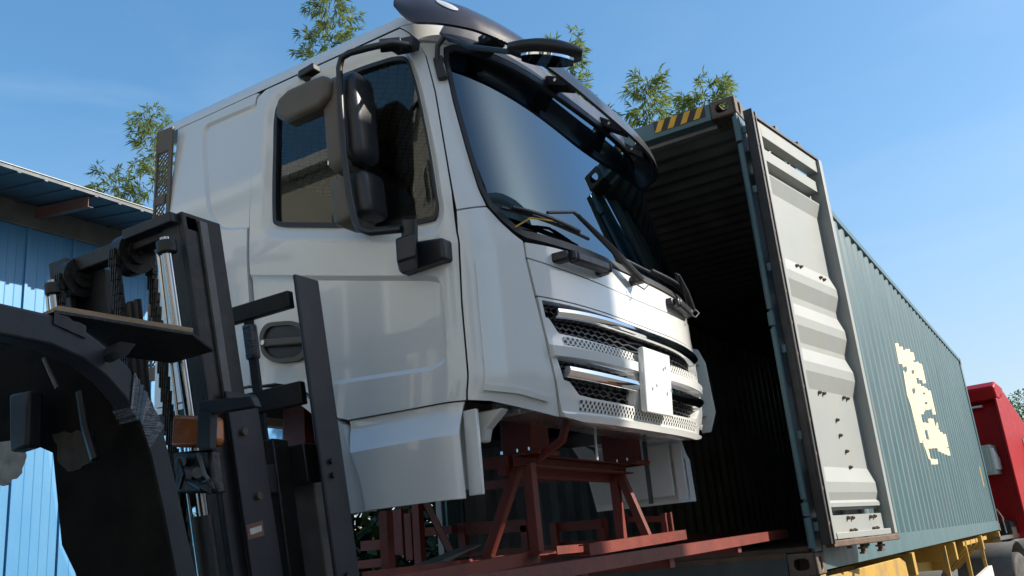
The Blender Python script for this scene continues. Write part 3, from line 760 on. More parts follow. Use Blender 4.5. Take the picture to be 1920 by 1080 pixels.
# ---- main side mirrors (near side; copies mirrored for the far side are simple)
def pillow(name, mat, cx, cy, z0, z1, wx, wy, parent, n=4.0, taper=0.10, lean=0.0, label=None):
    rings = []; H = z1 - z0
    for t in (0, .02, .06, .14, .3, .5, .7, .86, .94, .98, 1):
        k = (1 - abs(2 * t - 1) ** 14) ** 0.5 if 0 < t < 1 else 0.55
        k = max(k, .55)
        z = z0 + H * t; r = []
        for a in np.linspace(0, 2 * math.pi, 25)[:-1]:
            ca, sa = math.cos(a), math.sin(a)
            x = wx * k * math.copysign(abs(ca) ** (2 / n), ca); y = wy * k * math.copysign(abs(sa) ** (2 / n), sa)
            r.append((cx + x + lean * (t - .5), cy + y, z))
        rings.append(r)
    return MB().loft(rings).build(name, mat, parent, smooth=True, ang=50, label=label)
def side_mirror(sg):
    Y = lambda y: y if sg > 0 else 2 * YC - y
    def T(pts): return [Vector((p[0], Y(p[1]), p[2])) for p in pts]
    yo = -2.50
    path = [at('Y', -2.36, 765, 84), at('Y', -2.42, 735, 80), at('Y', -2.49, 690, 90), at('Y', yo, 656, 99), at('Y', yo, 641, 108), at('Y', yo, 636, 128), at('Y', yo, 639, 200), at('Y', yo, 645, 290), at('Y', yo, 656, 370), at('Y', yo, 666, 415), at('Y', yo, 676, 430), at('Y', -2.49, 695, 436), at('Y', -2.46, 752, 430)]
    arm = MB().tube(T(path), 0.0155, 10).build('mirror_arm', BLACKP, CAB, smooth=True, ang=60)
    p = at('Y', -2.37, 752, 82); p2 = at('Y', -2.43, 712, 86)
    MB().beam(*T([p, p2]), 0.05, 0.045).build('arm_socket', BLACKP, arm, bevel=0.006)
    p = at('Y', -2.29, 772, 84)
    MB().beam(*T([p + Vector((-.09, -.012, .015)), p + Vector((0.035, -.012, -.012))]), 0.06, 0.055).build('arm_bracket', BLACKP, arm, bevel=0.008)
    # base on the door
    c = at('Y', -2.36, 789, 475)
    mb = MB().prism(T([c + Vector((-.115, 0, -.062)), c + Vector((.112, 0, -.052)), c + Vector((.112, 0, .042)), c + Vector((-.03, 0, .062)), c + Vector((-.115, 0, .066))]), (0, sg * 0.09, 0))
    bs = mb.build('mirror_base', BLACKP, CAB, bevel=0.012)
    mb2 = MB().prism(T([c + Vector((-.115, 0, -.062)), c + Vector((-.115, 0, .066)), c + Vector((-.05, -.10, .055)), c + Vector((-.05, -.10, -.052))]), (0.10, 0, 0))
    mb2.build('base_cover', BLACKP, bs, bevel=0.01)
    k0 = at('Y', -2.42, 768, 452); k1 = at('Y', -2.43, 768, 414)
    MB().cyl(*T([k0, k1]), 0.034, 16).build('mirror_pivot', BLACKP, bs, smooth=True)
    # two heads: bezel + black shell
    for (px0, py0, px1, py1, sh, nm) in ((650, 150, 664, 312, 1.0, 'upper'), (668, 334, 678, 414, .92, 'lower')):
        a, b = at('Y', yo + .09, px0, py0), at('Y', yo + .09, px1, py1)
        cx = (a.x + b.x) / 2; z0, z1 = b.z, a.z; ln = (a.x - b.x)
        shell = pillow('mirror_head', BLACKP, cx + 0.035, Y(yo + 0.105), z0 - .005, z1 + .010, 0.055, 0.078, CAB, n=4.5, lean=ln)
        pillow('mirror_bezel', BROWNP, cx - 0.036, Y(yo + 0.096), z0 - .025, z1 + .006, 0.058, 0.084, shell, n=6, lean=ln)
        MB().box((cx - .104, min(Y(yo + .05), Y(yo + .15)), z0 + .03), (cx - .101, max(Y(yo + .05), Y(yo + .15)), z1 - .04)).build('mirror_glass', MIRROR, shell)
    # kerb mirror over the window
    P = [(513, 218), (516, 186), (537, 166), (572, 150), (604, 137), (616, 146), (612, 180), (597, 199), (560, 215), (532, 227)]
    pts = T([at('Y', -2.52, *q) for q in P])
    km = MB().prism(pts, (0, sg * 0.10, 0.0))
    km = km.build('kerb_mirror', BROWNP, CAB, bevel=0.035, segs=4)
    k = at('Y', -2.44, 579, 137)
    MB().beam(*T([k + Vector((-.045, 0, .0)), k + Vector((.05, 0, .01))]), 0.05, 0.035).build('kerb_bracket', BLACKP, km, bevel=0.006)
    MB().tube(T([at('Y', -2.44, 575, 146), at('Y', -2.36, 570, 139), at('Y', -2.25, 565, 142)]), 0.02, 8).build('kerb_arm', BLACKP, km, smooth=True)
side_mirror(1)
side_mirror(-1)

# ---- door handle
for sg in (1, -1):
    fl = (lambda p: p) if sg > 0 else flip
    HB = rounded([(-1.574, 1.325), (-1.55, 1.372), (-1.45, 1.345), (-1.405, 1.29), (-1.405, 1.19), (-1.43, 1.152), (-1.52, 1.168), (-1.565, 1.225)], 0.03, 4)
    hb = panel('handle_bezel', fl(HB), BROWNP, CAB, holes=[fl([(s * .84 + (-1.49) * .16, z * .80 + 1.262 * .20) for s, z in HB])], t=0.02, off=0.006, h=0.02)
    panel('handle_recess', fl(HB), BLACKP, CAB, t=0.01, off=-0.006, h=0.03)
    a, b = onS(-1.556 * sg, 1.275, 0.012), onS(-1.41 * sg, 1.235, 0.014)
    MB().beam(a, b, 0.028, 0.035).build('handle_grip', BROWNP, CAB, bevel=0.008)
    p = onS(-1.545 * sg, 1.272, 0.028); MB().cyl(p, p + Vector((0, -sg * .006, 0)), 0.012, 12).build('door_lock', STEEL, CAB)

# ---- wipers
def wp(s, z, d=0.035): return onS(s, z, d)
def wiper(s_piv, z_piv, s_el, z_el, s_a, z_a, s_b, z_b):
    piv = wp(s_piv, z_piv, 0.05); el = wp(s_el, z_el, 0.075)
    a = MB().tube([piv, piv.lerp(el, .5) + Vector((.006, 0, 0)), el], [0.020, 0.016, 0.010], 8)
    arm = a.build('wiper_arm', BLACKP, CAB, smooth=True)
    n = 8; ln = MB()
    pts = [wp(s_a + (s_b - s_a) * t, z_a + (z_b - z_a) * t, 0.03) for t in np.linspace(0, 1, n)]
    ln.tube(pts, 0.008, 6)
    pts2 = [wp(s_a + (s_b - s_a) * t, z_a + (z_b - z_a) * t + .006, 0.038 + .012 * math.sin(math.pi * t)) for t in np.linspace(0.12, .88, n)]
    ln.tube(pts2, 0.009, 6)
    for t in (.12, .35, .65, .88):
        ln.tube([wp(s_a + (s_b - s_a) * t, z_a + (z_b - z_a) * t, .03), wp(s_a + (s_b - s_a) * t, z_a + (z_b - z_a) * t + .006, .042)], 0.007, 6)
    ln.build('wiper_blade', BLACKP, arm, smooth=True)
    MB().tube([el, el + Vector((-.005, -.03, .008)), wp((s_a + s_b) / 2, (z_a + z_b) / 2 + .02, .06)], 0.008, 6).build('wiper_hook', BLACKP, arm, smooth=True)
    m = MB(); m.tube([piv + Vector((0, 0, .01)), piv + Vector((.03, .02, -.03)), piv + Vector((.02, -.02, -.06)), piv + Vector((-.01, -.05, -.03))], 0.004, 5); m.build('washer_hose', BLACKP, arm, smooth=True)
    MB().cyl(piv - Vector((.05, 0, 0)), piv + Vector((.01, 0, 0)), 0.024, 10).build('wiper_pivot', BLACKP, arm, smooth=True)
wiper(-0.004, 1.475, -0.215, 1.655, -0.555, 1.635, -0.15, 1.585)
wiper(0.30, 1.478, 0.16, 1.60, -0.02, 1.56, 0.35, 1.56)
MB().tube([wp(-.50, 1.555, .02), wp(-.43, 1.595, .045), wp(-.33, 1.60, .05)], 0.004, 5).build('yellow_tie', STRIPEY, CAB, smooth=True)
# ---- far corner step wing, seen edge on, with its ribs
def wing(sg):
    y = YC + sg * 1.16; m = MB()
    out = [(-0.53, 0.84), (-0.475, 0.84), (-0.43, 0.95), (-0.445, 1.25), (-0.48, 1.34), (-0.54, 1.36)]
    m.prism([(x, y, z) for x, z in out], (0, sg * 0.016, 0))
    for z in (0.93, 1.09, 1.24): m.box((-0.55, min(y - sg * .06, y), z), (-0.48, max(y - sg * .06, y), z + 0.012))
    m.box((-0.56, min(y - sg * .07, y), .85), (-0.545, max(y - sg * .07, y), 1.35))
    m.build('corner_wing', W_INNER, CAB, bevel=0.004)
wing(1)
MB().tube([(-0.74, -0.40, 0.84), (-0.745, -0.40, 0.455)], 0.014, 8).build('support_rod', BLACKP, CAB, smooth=True)
# creamy bracket and dark mounts below the floor
MB().prism([(-0.70, -2.18, .68), (-0.67, -2.18, .68), (-0.655, -2.18, .73), (-0.59, -2.18, .78), (-0.57, -2.18, .80), (-0.70, -2.18, .80)], (0, .06, 0)).build('step_bracket', W_INNER, CAB, bevel=0.008)
MB().tube([(-0.50, -1.75, 0.80), (-0.56, -1.72, .70), (-0.70, -1.70, 0.64)], 0.02, 8).build('brake_hose', REDP, CAB, smooth=True)
MB().tube([(-0.52, -1.45, 0.80), (-0.53, -1.45, 0.74), (-0.53, -1.46, .62)], 0.006, 6).build('cable', W_INNER, CAB, smooth=True)
# ------------------------------------------------------------------ red steel cradle
CR = thing('steel_cradle', 'red primed steel frame with splayed legs carrying the white truck cab', 'steel frame', (-1.2, -1.2, 0.15))
def angle_iron(name, p0, p1, w_, t_=0.006, up=(0, 0, 1), mat=REDP, parent=CR, flipv=1):
    p0, p1, up = Vector(p0), Vector(p1), Vector(up); d = (p1 - p0).normalized(); sd_ = d.cross(up).normalized() * flipv; u = sd_.cross(d).normalized() * flipv
    m = MB()
    for a, b in ((sd_ * w_, u * t_), (sd_ * t_, u * w_)):
        m.hexa([p0, p0 + a, p1 + a, p1, p0 + b, p0 + a + b, p1 + a + b, p1 + b])
    return m.build(name, mat, parent)
def channel(name, p0, p1, w_, h_, up=(0, 0, 1), t_=0.006, mat=REDP, parent=CR, side=1):
    """a C channel open to one side"""
    p0, p1 = Vector(p0), Vector(p1); d = (p1 - p0).normalized(); up = Vector(up); sd_ = d.cross(up).normalized() * side; u = d.cross(sd_).normalized()
    if u.dot(up) < 0: u = -u
    m = MB()
    def bx(a0, a1, b0, b1):
        m.hexa([p0 + sd_ * a0 + u * b0, p0 + sd_ * a1 + u * b0, p1 + sd_ * a1 + u * b0, p1 + sd_ * a0 + u * b0, p0 + sd_ * a0 + u * b1, p0 + sd_ * a1 + u * b1, p1 + sd_ * a1 + u * b1, p1 + sd_ * a0 + u * b1])
    bx(0, t_, -h_ / 2, h_ / 2); bx(t_, w_, h_ / 2 - t_, h_ / 2); bx(t_, w_, -h_ / 2, -h_ / 2 + t_)
    return m.build(name, mat, parent)
YN, YF = -1.75, -0.72
channel('crossbar', (-0.77, YN - .05, 0.635), (-0.77, YF + .08, 0.635), 0.05, 0.05, side=1)
MB().beam((-0.83, YN - .05, 0.60), (-0.83, YF + .08, 0.60), 0.04, 0.05).build('crossbar', REDP, CR)
MB().beam((-2.2, YN - .02, 0.66), (-0.8, YN - .02, 0.64), 0.04, 0.05).build('side_rail', REDP, CR)
MB().beam((-2.2, YF + .02, 0.66), (-0.8, YF + .02, 0.64), 0.04, 0.05).build('side_rail', REDP, CR)
for y in (YN, YF):
    MB().beam((-0.77, y, 0.625), (-0.97 if y == YN else -0.645, y, 0.245), 0.042, 0.042, up=(0, 1, 0)).build('brace', REDP, CR, bevel=0.003)
    MB().beam((-0.72 if y == YN else -0.80, y, 0.62), (-0.72 if y == YN else -0.80, y, 0.245), 0.045, 0.045, up=(0, 1, 0)).build('leg', REDP, CR, bevel=0.003)
    for x in ((-0.97, -0.72) if y == YN else (-0.645, -0.80)): MB().box((x - .05, y - .05, .236), (x + .05, y + .05, .246)).build('foot_plate', REDP, CR)
    for x in (-0.86, -0.72, -0.78):
        MB().cyl((x, y + .02, .676), (x, y + .02, .69), .012, 6).build('bolt', STEEL, CR)
    angle_iron('brace', (-2.1, y, 0.63), (-1.9, y, 0.25), 0.05, up=(0, 1, 0))
    MB().beam((-2.12, y, 0.63), (-2.12, y, 0.2), 0.05, 0.05, up=(0, 1, 0)).build('leg', REDP, CR)
    # dark mount blocks up to the cab floor
    k = MB().box((-0.86, y + .01, 0.655), (-0.70, y + .17, 0.86)); k.box((-0.90, y + .0, 0.655), (-0.66, y + .19, 0.675))
    k.build('mount_block', REDP, CR, bevel=0.005)
    MB().box((-2.2, y + .01, 0.68), (-2.04, y + .17, 1.10)).build('mount_block', REDP, CR, bevel=0.005)
# beams that run towards the container, tipped up a little by the forks
def ybeam(x, p0, p1, w_, name='floor_beam', over=0.0):
    a, b = at('X', x, *p0), at('X', x, *p1)
    return channel(name, a + (a - b).normalized() * over, b, 0.05, w_, side=-1)
ybeam(-0.20, (1048, 1070), (1478, 999.5), 0.048, over=.6)
ybeam(-0.95, (1200, 1018), (1472, 994), 0.040, over=1.0)
ybeam(-0.50, (1180, 1019), (1287, 1002), 0.048, over=.4)
ybeam(-0.74, (800, 1084), (1012, 1043), 0.05, over=.5)
ybeam(-1.05, (800, 1070), (1240, 1012), 0.05, over=.4)
for y in (-2.3, -1.5, -0.6): MB().beam((-2.3, y, .13 + (y + 2.3) * .03), (-0.22, y, .13 + (y + 2.3) * .03), 0.05, 0.045).build('floor_tie', REDP, CR)
# second low frame with short uprights standing beyond
LF = thing('low_frame', 'low red steel base with short square uprights behind the cradle legs', 'steel frame', (-1.4, -0.35, 0.1))
def rpost(px, py0, py1, Y, w_=0.05):
    a, b = at('Y', Y, px, py0), at('Y', Y, px, py1); a.x = b.x = (a.x + b.x) / 2
    MB().beam(b, a, w_, w_, up=(0, 1, 0)).build('upright', REDP, LF)
    return a, b
for px, y0, y1, Y, w_ in ((1247, 962, 1004, -0.42, .03), (1258, 960, 1004, -0.40, .02), (1130, 972, 1026, -0.45, .05), (1041, 980, 1028, -0.5, .04), (986, 985, 1036, -0.5, .04), (870, 990, 1040, -0.5, .05), (770, 962, 1050, -0.6, .05)):
    rpost(px, y0, y1, Y, w_)
def rbar(a, b, Y, h=.04): MB().beam(at('Y', Y, *a), at('Y', Y, *b), 0.04, h).build('rail', REDP, LF)
rbar((1172, 974), (1250, 973), -0.42, .03); rbar((1172, 966), (1174, 980), -0.42, .03)
rbar((1035, 990), (1130, 982), -0.47, .05); rbar((1040, 1022), (1130, 1018), -0.45, .03); rbar((860, 992), (990, 985), -0.5, .07); rbar((770, 1000), (850, 993), -0.55, .05); rbar((860, 1040), (1130, 1022), -0.48, .03)
rbar((680, 1024), (735, 1019), -0.6, .06); rbar((665, 1060), (740, 1052), -0.6, .05)
for px, y0, y1, Y, w_ in ((752, 955, 1040, -0.3, .075), (726, 958, 1085, -1.6, .05)):
    rpost(px, y0, y1, Y, w_)

# ------------------------------------------------------------------ shipping container
L_, W_, H_ = 12.192, 2.438, 2.896
CT = thing('shipping_container', 'long teal shipping container with open doors and peeling cream lettering on its side', 'container', (-1.219, 6.1, 0))
def casting(x, y, z, sx, sy, sz):
    """corner casting with its oval openings; x, y, z is the outer corner"""
    a, b, c = 0.162, 0.178, 0.118
    m = MB()
    def B(x0, x1, y0, y1, z0, z1): m.box((x + min(sx * x0, sx * x1), y + min(sy * y0, sy * y1), z + min(sz * z0, sz * z1)), (x + max(sx * x0, sx * x1), y + max(sy * y0, sy * y1), z + max(sz * z0, sz * z1)))
    # walls 15 mm round a hollow, each visible wall a plate with an oval hole
    def plate(axis, d0, d1, u0, u1, v0, v1, hu, hv):
        outer = [(u0, v0), (u1, v0), (u1, v1), (u0, v1)]; cu, cv = (u0 + u1) / 2, (v0 + v1) / 2
        hole = rounded([(cu - hu, cv - hv), (cu + hu, cv - hv), (cu + hu, cv + hv), (cu - hu, cv + hv)], min(hu, hv), 4)
        V, F, bd = triangulate(outer, [hole], 0.06)
        P = []
        for d in (d0, d1):
            for u, v in V:
                q = {'x': (d, u, v), 'y': (u, d, v), 'z': (u, v, d)}[axis]
                P.append((x + sx * q[0], y + sy * q[1], z + sz * q[2]))
        n = len(V); m.add(P, [tuple(f) for f in F] + [tuple(n + i for i in reversed(f)) for f in F] + [(b_, a_, n + a_, n + b_) for a_, b_ in bd])
    plate('x', 0, .014, 0, b, 0, c, .026, .040)      # side face (upright oval)
    plate('y', 0, .014, .014, a, 0, c, .042, .030)   # end face
    plate('z', 0, .014, .014, a, .014, b, .03, .055) # top / bottom face
    B(a - .012, a, .014, b, .014, c); B(.014, a - .012, b - .012, b, .014, c); B(.014, a - .012, .014, b - .012, c - .012, c)
    return m.build('corner_casting', CASTM, CT, bevel=0.006)
for x, sx in ((0, -1), (-W_, 1)):
    for y, sy in ((0, 1), (L_, -1)):
        for z, sz in ((0, 1), (H_, -1)): casting(x, y, z, sx, sy, sz)
for x, sx in ((0, -1), (-W_, 1)):
    # door-end post: a J section, outer web and the inner return
    p = MB().box((min(x + sx * .004, x + sx * .022), 0.004, .12), (max(x + sx * .004, x + sx * .022), 0.012, H_ - .12))
    p.box((min(x + sx * .004, x + sx * .012), 0.012, .12), (max(x + sx * .004, x + sx * .012), 0.165, H_ - .12))
    p.box((min(x + sx * .012, x + sx * .045), 0.155, .12), (max(x + sx * .012, x + sx * .045), 0.165, H_ - .12))
    p.build('corner_post', TEAL, CT, bevel=0.004)
    MB().box((min(x + sx * .004, x + sx * .15), L_ - .16, .12), (max(x + sx * .004, x + sx * .15), L_ - .004, H_ - .12)).build('corner_post', TEAL, CT, bevel=0.01)
    MB().box((min(x + sx * .003, x + sx * .063), .18, H_ - .065), (max(x + sx * .003, x + sx * .063), L_ - .18, H_ - .003)).build('top_rail', TEAL, CT, bevel=0.004)
    b_ = MB().box((min(x + sx * .003, x + sx * .012), .18, .018), (max(x + sx * .003, x + sx * .012), L_ - .18, .158)); b_.box((min(x + sx * .012, x + sx * .06), .18, .15), (max(x + sx * .012, x + sx * .06), L_ - .18, .158)); b_.box((min(x + sx * .012, x + sx * .05), .18, .018), (max(x + sx * .012, x + sx * .05), L_ - .18, .026))
    b_.build('bottom_rail', TEAL, CT)
# corrugated side walls
PITCH_C = 0.275
def corr(y):     # depth inwards of the outer face at y
    t = ((y - 0.30) % PITCH_C) / PITCH_C
    return 0.036 * float(np.interp(t, [0, .26, .50, .76, 1.0], [0, 0, 1, 1, 0]))
def corr_ys(y0, y1):
    ys = [y0]; k = 0
    b = [0, .26, .50, .76]
    while True:
        for q in b:
            y = 0.30 + (k + q) * PITCH_C
            if y >= y1: ys.append(y1); return ys
            if y > y0 + 1e-4: ys.append(y)
        k += 1
YS = corr_ys(0.166, L_ - 0.16)
def side_wall(x, sx):
    m = MB(); n = len(YS)
    xo = [x + sx * (0.016 + corr(y)) for y in YS]
    rows = []
    for z in (0.152, H_ - .06): rows.append([(a, y, z) for a, y in zip(xo, YS)])
    m.grid(rows); k = len(m.v)
    li = MB(); li.grid(list(reversed([[(a + sx * .004, y, z) for a, y in zip(xo, YS)] for z in (0.152, H_ - .06)]))); li.build('wall_inner_sheet', TEALIN, CT, recalc=False)
    me = m.mesh('side_wall', recalc=False)
    o = link_mesh('side_wall', me, TEAL, CT)
    return o
sw = side_wall(0, -1); side_wall(-W_, 1)
# front end wall, roof, floor
m = MB(); xs = np.linspace(-W_ + .15, -.15, 60)
m.grid([[(float(a), L_ - .05 - 0.04 * (0.5 + 0.5 * math.copysign(1, math.sin(i * .8))), z) for i, a in enumerate(xs)] for z in (.15, H_ - .1)]); m.build('end_wall', TEAL, CT, recalc=False)
m = MB(); ry = []
y = 0.25; k = 0
while y < L_ - .2: ry.append((y, H_ - .006 - (0.022 if k % 4 in (1, 2) else 0))); y += (.075 if k % 2 == 0 else .03); k += 1
m.grid([[(-.06, a, b) for a, b in ry], [(-W_ + .06, a, b) for a, b in ry]])
m.grid([[(-W_ + .06, a, b - .004) for a, b in ry], [(-.06, a, b - .004) for a, b in ry]])
m.build('roof_sheet', TEALIN, CT, recalc=False)
MB().box((-W_ + .06, .10, .125), (-.06, L_ - .1, .150)).build('floor', pbr('container_floor', (0.10, 0.065, 0.04), 0.7, var=.3), CT)
for i in range(24): pass
xm = MB()
for i in range(30): xm.box((-W_ + .07, .5 + i * .39, .03), (-.07, .55 + i * .39, .122))
xm.build('cross_member', SILLM, CT)
# header and sill
hd = MB().box((-W_ + .165, .004, H_ - .118), (-.165, .10, H_ - .004)).build('header', TEAL, CT, bevel=0.004)
MB().box((-W_ + .165, .10, H_ - .14), (-.165, .16, H_ - .03)).build('header_back', TEALIN, CT)
sl = MB().box((-W_ + .165, .004, .006), (-.165, .11, .128)); sl.build('door_sill', SILLM, CT, bevel=0.006)
MB().box((-W_ + .165, .001, .10), (-.165, .004, .128)).build('sill_lip', RUSTY, CT)
# hazard stripes on the header
x0_, x1_ = -0.20, -0.55
MB().box((x1_, .0005, H_ - .085), (x0_, .0025, H_ - .006)).build('hazard_plate', STRIPEB, hd)
for i in range(4):
    xa = x1_ + .002 + i * .089
    m = MB().prism([(xa, -.001, H_ - .083), (xa + .042, -.001, H_ - .083), (xa + .080, -.001, H_ - .008), (xa + .038, -.001, H_ - .008)], (0, .0012, 0)); m.build('hazard_stripe', STRIPEY, hd)
for x in (-0.66, -0.69): MB().box((x, -.012, H_ - .118), (x + .016, .003, H_ - .085)).build('keeper_lug', STEEL, hd)
# hinge bar with its lugs on the near post, lashing bar
for z0, z1 in ((.14, .30), (.31, .38), (.40, 1.37), (1.39, 1.47), (1.49, 2.55), (2.57, 2.74)):
    MB().cyl((-.010, -.012, z0), (-.010, -.012, z1), .017 if z1 - z0 > .2 else .021, 10).build('hinge_rod', TEAL, CT, smooth=True)
for z in (.25, .75, 1.25, 1.75, 2.25, 2.65):
    MB().box((.008, .012, z - .025), (.035, .03, z + .025)).build('hinge_lug', TEAL, CT, bevel=0.004)
# cream lettering blocks painted on the corrugated side
def decal(name, outer, holes):
    f = lambda p: (lambda v: (v.y, v.z))(at('X', -0.02, *p))
    lay = [[f(p) for p in outer]] + [[f(p) for p in h] for h in holes]
    ys = [q[0] for q in lay[0]]; pts = []; edges = []
    def cut(L):      # add a point wherever an outline crosses a fold of the sheet
        out = []
        for i in range(len(L)):
            a, b = np.array(L[i]), np.array(L[(i + 1) % len(L)]); out.append(tuple(a))
            ts = sorted((y - a[0]) / (b[0] - a[0]) for y in YS if min(a[0], b[0]) + 1e-4 < y < max(a[0], b[0]) - 1e-4)
            out += [tuple(a + (b - a) * t) for t in ts]
        return out
    lay = [cut(L) for L in lay]
    for L in lay:
        k = len(pts); pts += L; edges += [(k + i, k + (i + 1) % len(L)) for i in range(len(L))]
    zmin, zmax = min(q[1] for q in lay[0]) - .1, max(q[1] for q in lay[0]) + .1
    for y in YS:
        if min(ys) < y < max(ys):
            k = len(pts); pts += [(y, zmin), (y, zmax)]; edges.append((k, k + 1))
    V, E, F, *_ = delaunay_2d_cdt([Vector(p) for p in pts], edges, [], 0, 1e-5)
    V = np.array([tuple(v) for v in V]); F = [f_ for f_ in F if len(f_) == 3]
    c = np.array([V[list(f_)].mean(0) for f_ in F]); kp = inside(lay[0], c[:, 0], c[:, 1])
    for L in lay[1:]: kp &= ~inside(L, c[:, 0], c[:, 1])
    m = MB().add([(-0.016 - corr(y) + .003, y, z) for y, z in V], [tuple(f_) for f_, q in zip(F, kp) if q])
    return m.build(name, CREAM, sw, recalc=False)
z1 = lambda L: [(1670 + x / 9, 635 + y / 9) for x, y in L]
z2 = lambda L: [(1680 + x / 7.714, 740 + y / 7.714) for x, y in L]
outer = (z1([(90, 75), (130, 80), (150, 125), (205, 150), (222, 215), (250, 170), (330, 180), (350, 225), (390, 250), (412, 340), (385, 370), (398, 405), (440, 388), (485, 400), (510, 435), (545, 450), (575, 560), (608, 745), (570, 755), (545, 712), (490, 690), (440, 655), (468, 762), (512, 765), (530, 800), (580, 810), (600, 845), (632, 862), (640, 950), (665, 1075)])
         + z2([(470, 20), (500, 212), (450, 222), (415, 188), (420, 280), (370, 285), (390, 402), (445, 405), (490, 430), (480, 345), (530, 345), (572, 488), (600, 492), (632, 525), (690, 572), (730, 565), (772, 750), (735, 765), (775, 792), (802, 885), (760, 880), (645, 832), (580, 772), (490, 780), (440, 715), (425, 690), (450, 770), (505, 920), (550, 935), (615, 930), (615, 965), (590, 1008), (530, 1010), (475, 930), (430, 745), (370, 650), (375, 695), (335, 695), (165, 0)])
         + z1([(200, 545), (235, 545), (258, 600), (268, 500), (262, 420), (240, 480), (212, 435), (165, 425)]))
holes = [z1([(403, 505), (355, 545), (375, 605), (405, 550)]), z1([(395, 770), (375, 880), (395, 960), (407, 870)]), z1([(550, 908), (580, 915), (595, 945), (568, 945)]),
         z2([(430, 512), (460, 512), (500, 660), (475, 670), (440, 610)]), z2([(592, 580), (620, 580), (624, 612), (598, 615)]), z2([(625, 705), (650, 712), (656, 740), (632, 738)]), z2([(428, 105), (460, 108), (465, 138), (435, 140)])]
decal('cream_lettering', outer, holes)
decal('cream_lettering', z1([(640, 868), (690, 900), (712, 1000), (720, 1080)]) + z2([(560, 170), (587, 285), (553, 288), (522, 180), (500, 70)]) + z1([(662, 950)]), [])
decal('cream_lettering', z2([(583, 402), (594, 405), (608, 490), (598, 492)]), [])
ym = at('X', 0, 1838, 875); yb = at('X', 0, 1846, 912)
MB().box((-.014, ym.y - .04, yb.z), (-.011, ym.y + .04, ym.z)).build('yellow_mark', STRIPEY, sw)

# ---- the open right-hand door, swung back along the side
HNG = Vector((0.062, 0.03, 0)); FR = Vector((0.226, 1.135, 0))
du = (FR - HNG).normalized(); dn = Vector((du.y, -du.x, 0)); DWID = 1.118; DZ0, DZ1 = 0.172, 2.748
def dp(u, n, z): return HNG + du * u + dn * n + Vector((0, 0, z))
def dbox(m, u0, u1, n0, n1, z0, z1):
    return m.hexa([dp(u0, n0, z0), dp(u1, n0, z0), dp(u1, n1, z0), dp(u0, n1, z0), dp(u0, n0, z1), dp(u1, n0, z1), dp(u1, n1, z1), dp(u0, n1, z1)])
dm = MB(); dbox(dm, .055, .155, -.05, 0.0, DZ0, DZ1)                    # hinge-side tube
DOOR_C = dm.build('container_door', DOORP, CT, bevel=0.004, label='grey painted door leaf with corrugated inner face, swung back')
ft = MB(); dbox(ft, DWID - .052, DWID, -.085, 0.022, DZ0, DZ1); ft.build('door_tube', DOORP, DOOR_C, bevel=0.004)
tt = MB(); dbox(tt, .155, DWID - .052, -.07, 0.0, DZ1 - .10, DZ1); tt.build('door_rail', DOORP, DOOR_C, bevel=0.003)
bt = MB(); dbox(bt, .155, DWID - .052, -.07, 0.004, DZ0, DZ0 + .035); bt.build('door_rail', DOORP, DOOR_C, bevel=0.003)
def door_z(px, py):
    r = ray(px, py); n = np.array(dn); t = (np.array(HNG) - CAM) @ n / (r @ n); return float((CAM + r * t)[2])
zb = [door_z(1443, 322), door_z(1483, 517), door_z(1498, 604), door_z(1515, 691), door_z(1562, 922)]
prof = [(DZ1 - .10, -.028), (DZ1 - .13, -.028), (DZ1 - .165, -.074), (zb[0] + .13, -.074), (zb[0] + .10, -.028)]
prof = [(DZ1 - .10, -.088), (DZ1 - .165, -.088), (DZ1 - .167, -.022), (DZ1 - .245, -.022), (DZ1 - .247, -.09), (DZ1 - .315, -.09), (DZ1 - .335, -.026)]
for i, z in enumerate(zb):
    prof += [(z, -.026), (z - .10, -.054)]
    nxt = zb[i + 1] if i + 1 < len(zb) else None
    if nxt is not None: prof += [(nxt + .15, -.054), (nxt + .06, -.026)]
prof += [(DZ0 + .235, -.054), (DZ0 + .20, -.026), (DZ0 + .178, -.026), (DZ0 + .1775, -.14), (DZ0 + .132, -.14), (DZ0 + .1315, -.03), (DZ0 + .035, -.03)]
pm = MB(); pm.grid([[dp(.155, n, z) for z, n in prof], [dp(DWID - .052, n, z) for z, n in prof]])
pm.grid([[dp(DWID - .052, n - .003, z) for z, n in prof], [dp(.155, n - .003, z) for z, n in prof]])
pm.build('door_panel', DOORP, DOOR_C, recalc=False)
gk = MB(); dbox(gk, -.012, .05, -.03, .016, DZ0 - .02, DZ1 + .03); dbox(gk, .05, .062, -.02, .024, DZ0 - .02, DZ1 + .03); dbox(gk, -.012, -.002, .016, .03, DZ0 - .02, DZ1 + .03)
gko = gk.build('door_gasket', GASKET, DOOR_C, bevel=0.003)
g2 = MB(); dbox(g2, .05, DWID + .03, -.03, .02, DZ0 - .04, DZ0 - .004); g2.build('door_gasket', RUSTY, DOOR_C, bevel=0.006)
g3 = MB(); dbox(g3, .062, DWID - .02, -.03, .012, DZ1 + .002, DZ1 + .018); g3.build('door_gasket', GASKET, DOOR_C)
st = MB()
for k in range(14): dbox(st, .018, .034, .016, .022, DZ0 + .08 + k * .19, DZ0 + .10 + k * .19)
st.build('gasket_rivet', RUSTY, gko)
bolt_me = None
def bolt(u, z):
    global bolt_me
    n = float(np.interp(-z, [-a for a, b in prof], [b for a, b in prof])) if .155 < u < DWID - .052 else .022
    if bolt_me is None:
        b = MB(); b.cyl((0, 0, 0), tuple(dn * .014), .011, 8); b.cyl(tuple(dn * .014), tuple(dn * .022), .006, 6); bolt_me = b.mesh('bolt', smooth=True)
    o = link_mesh('bolt', bolt_me, CASTM, DOOR_C); o.location = dp(u, n, z); o.matrix_parent_inverse = Matrix.Identity(4)
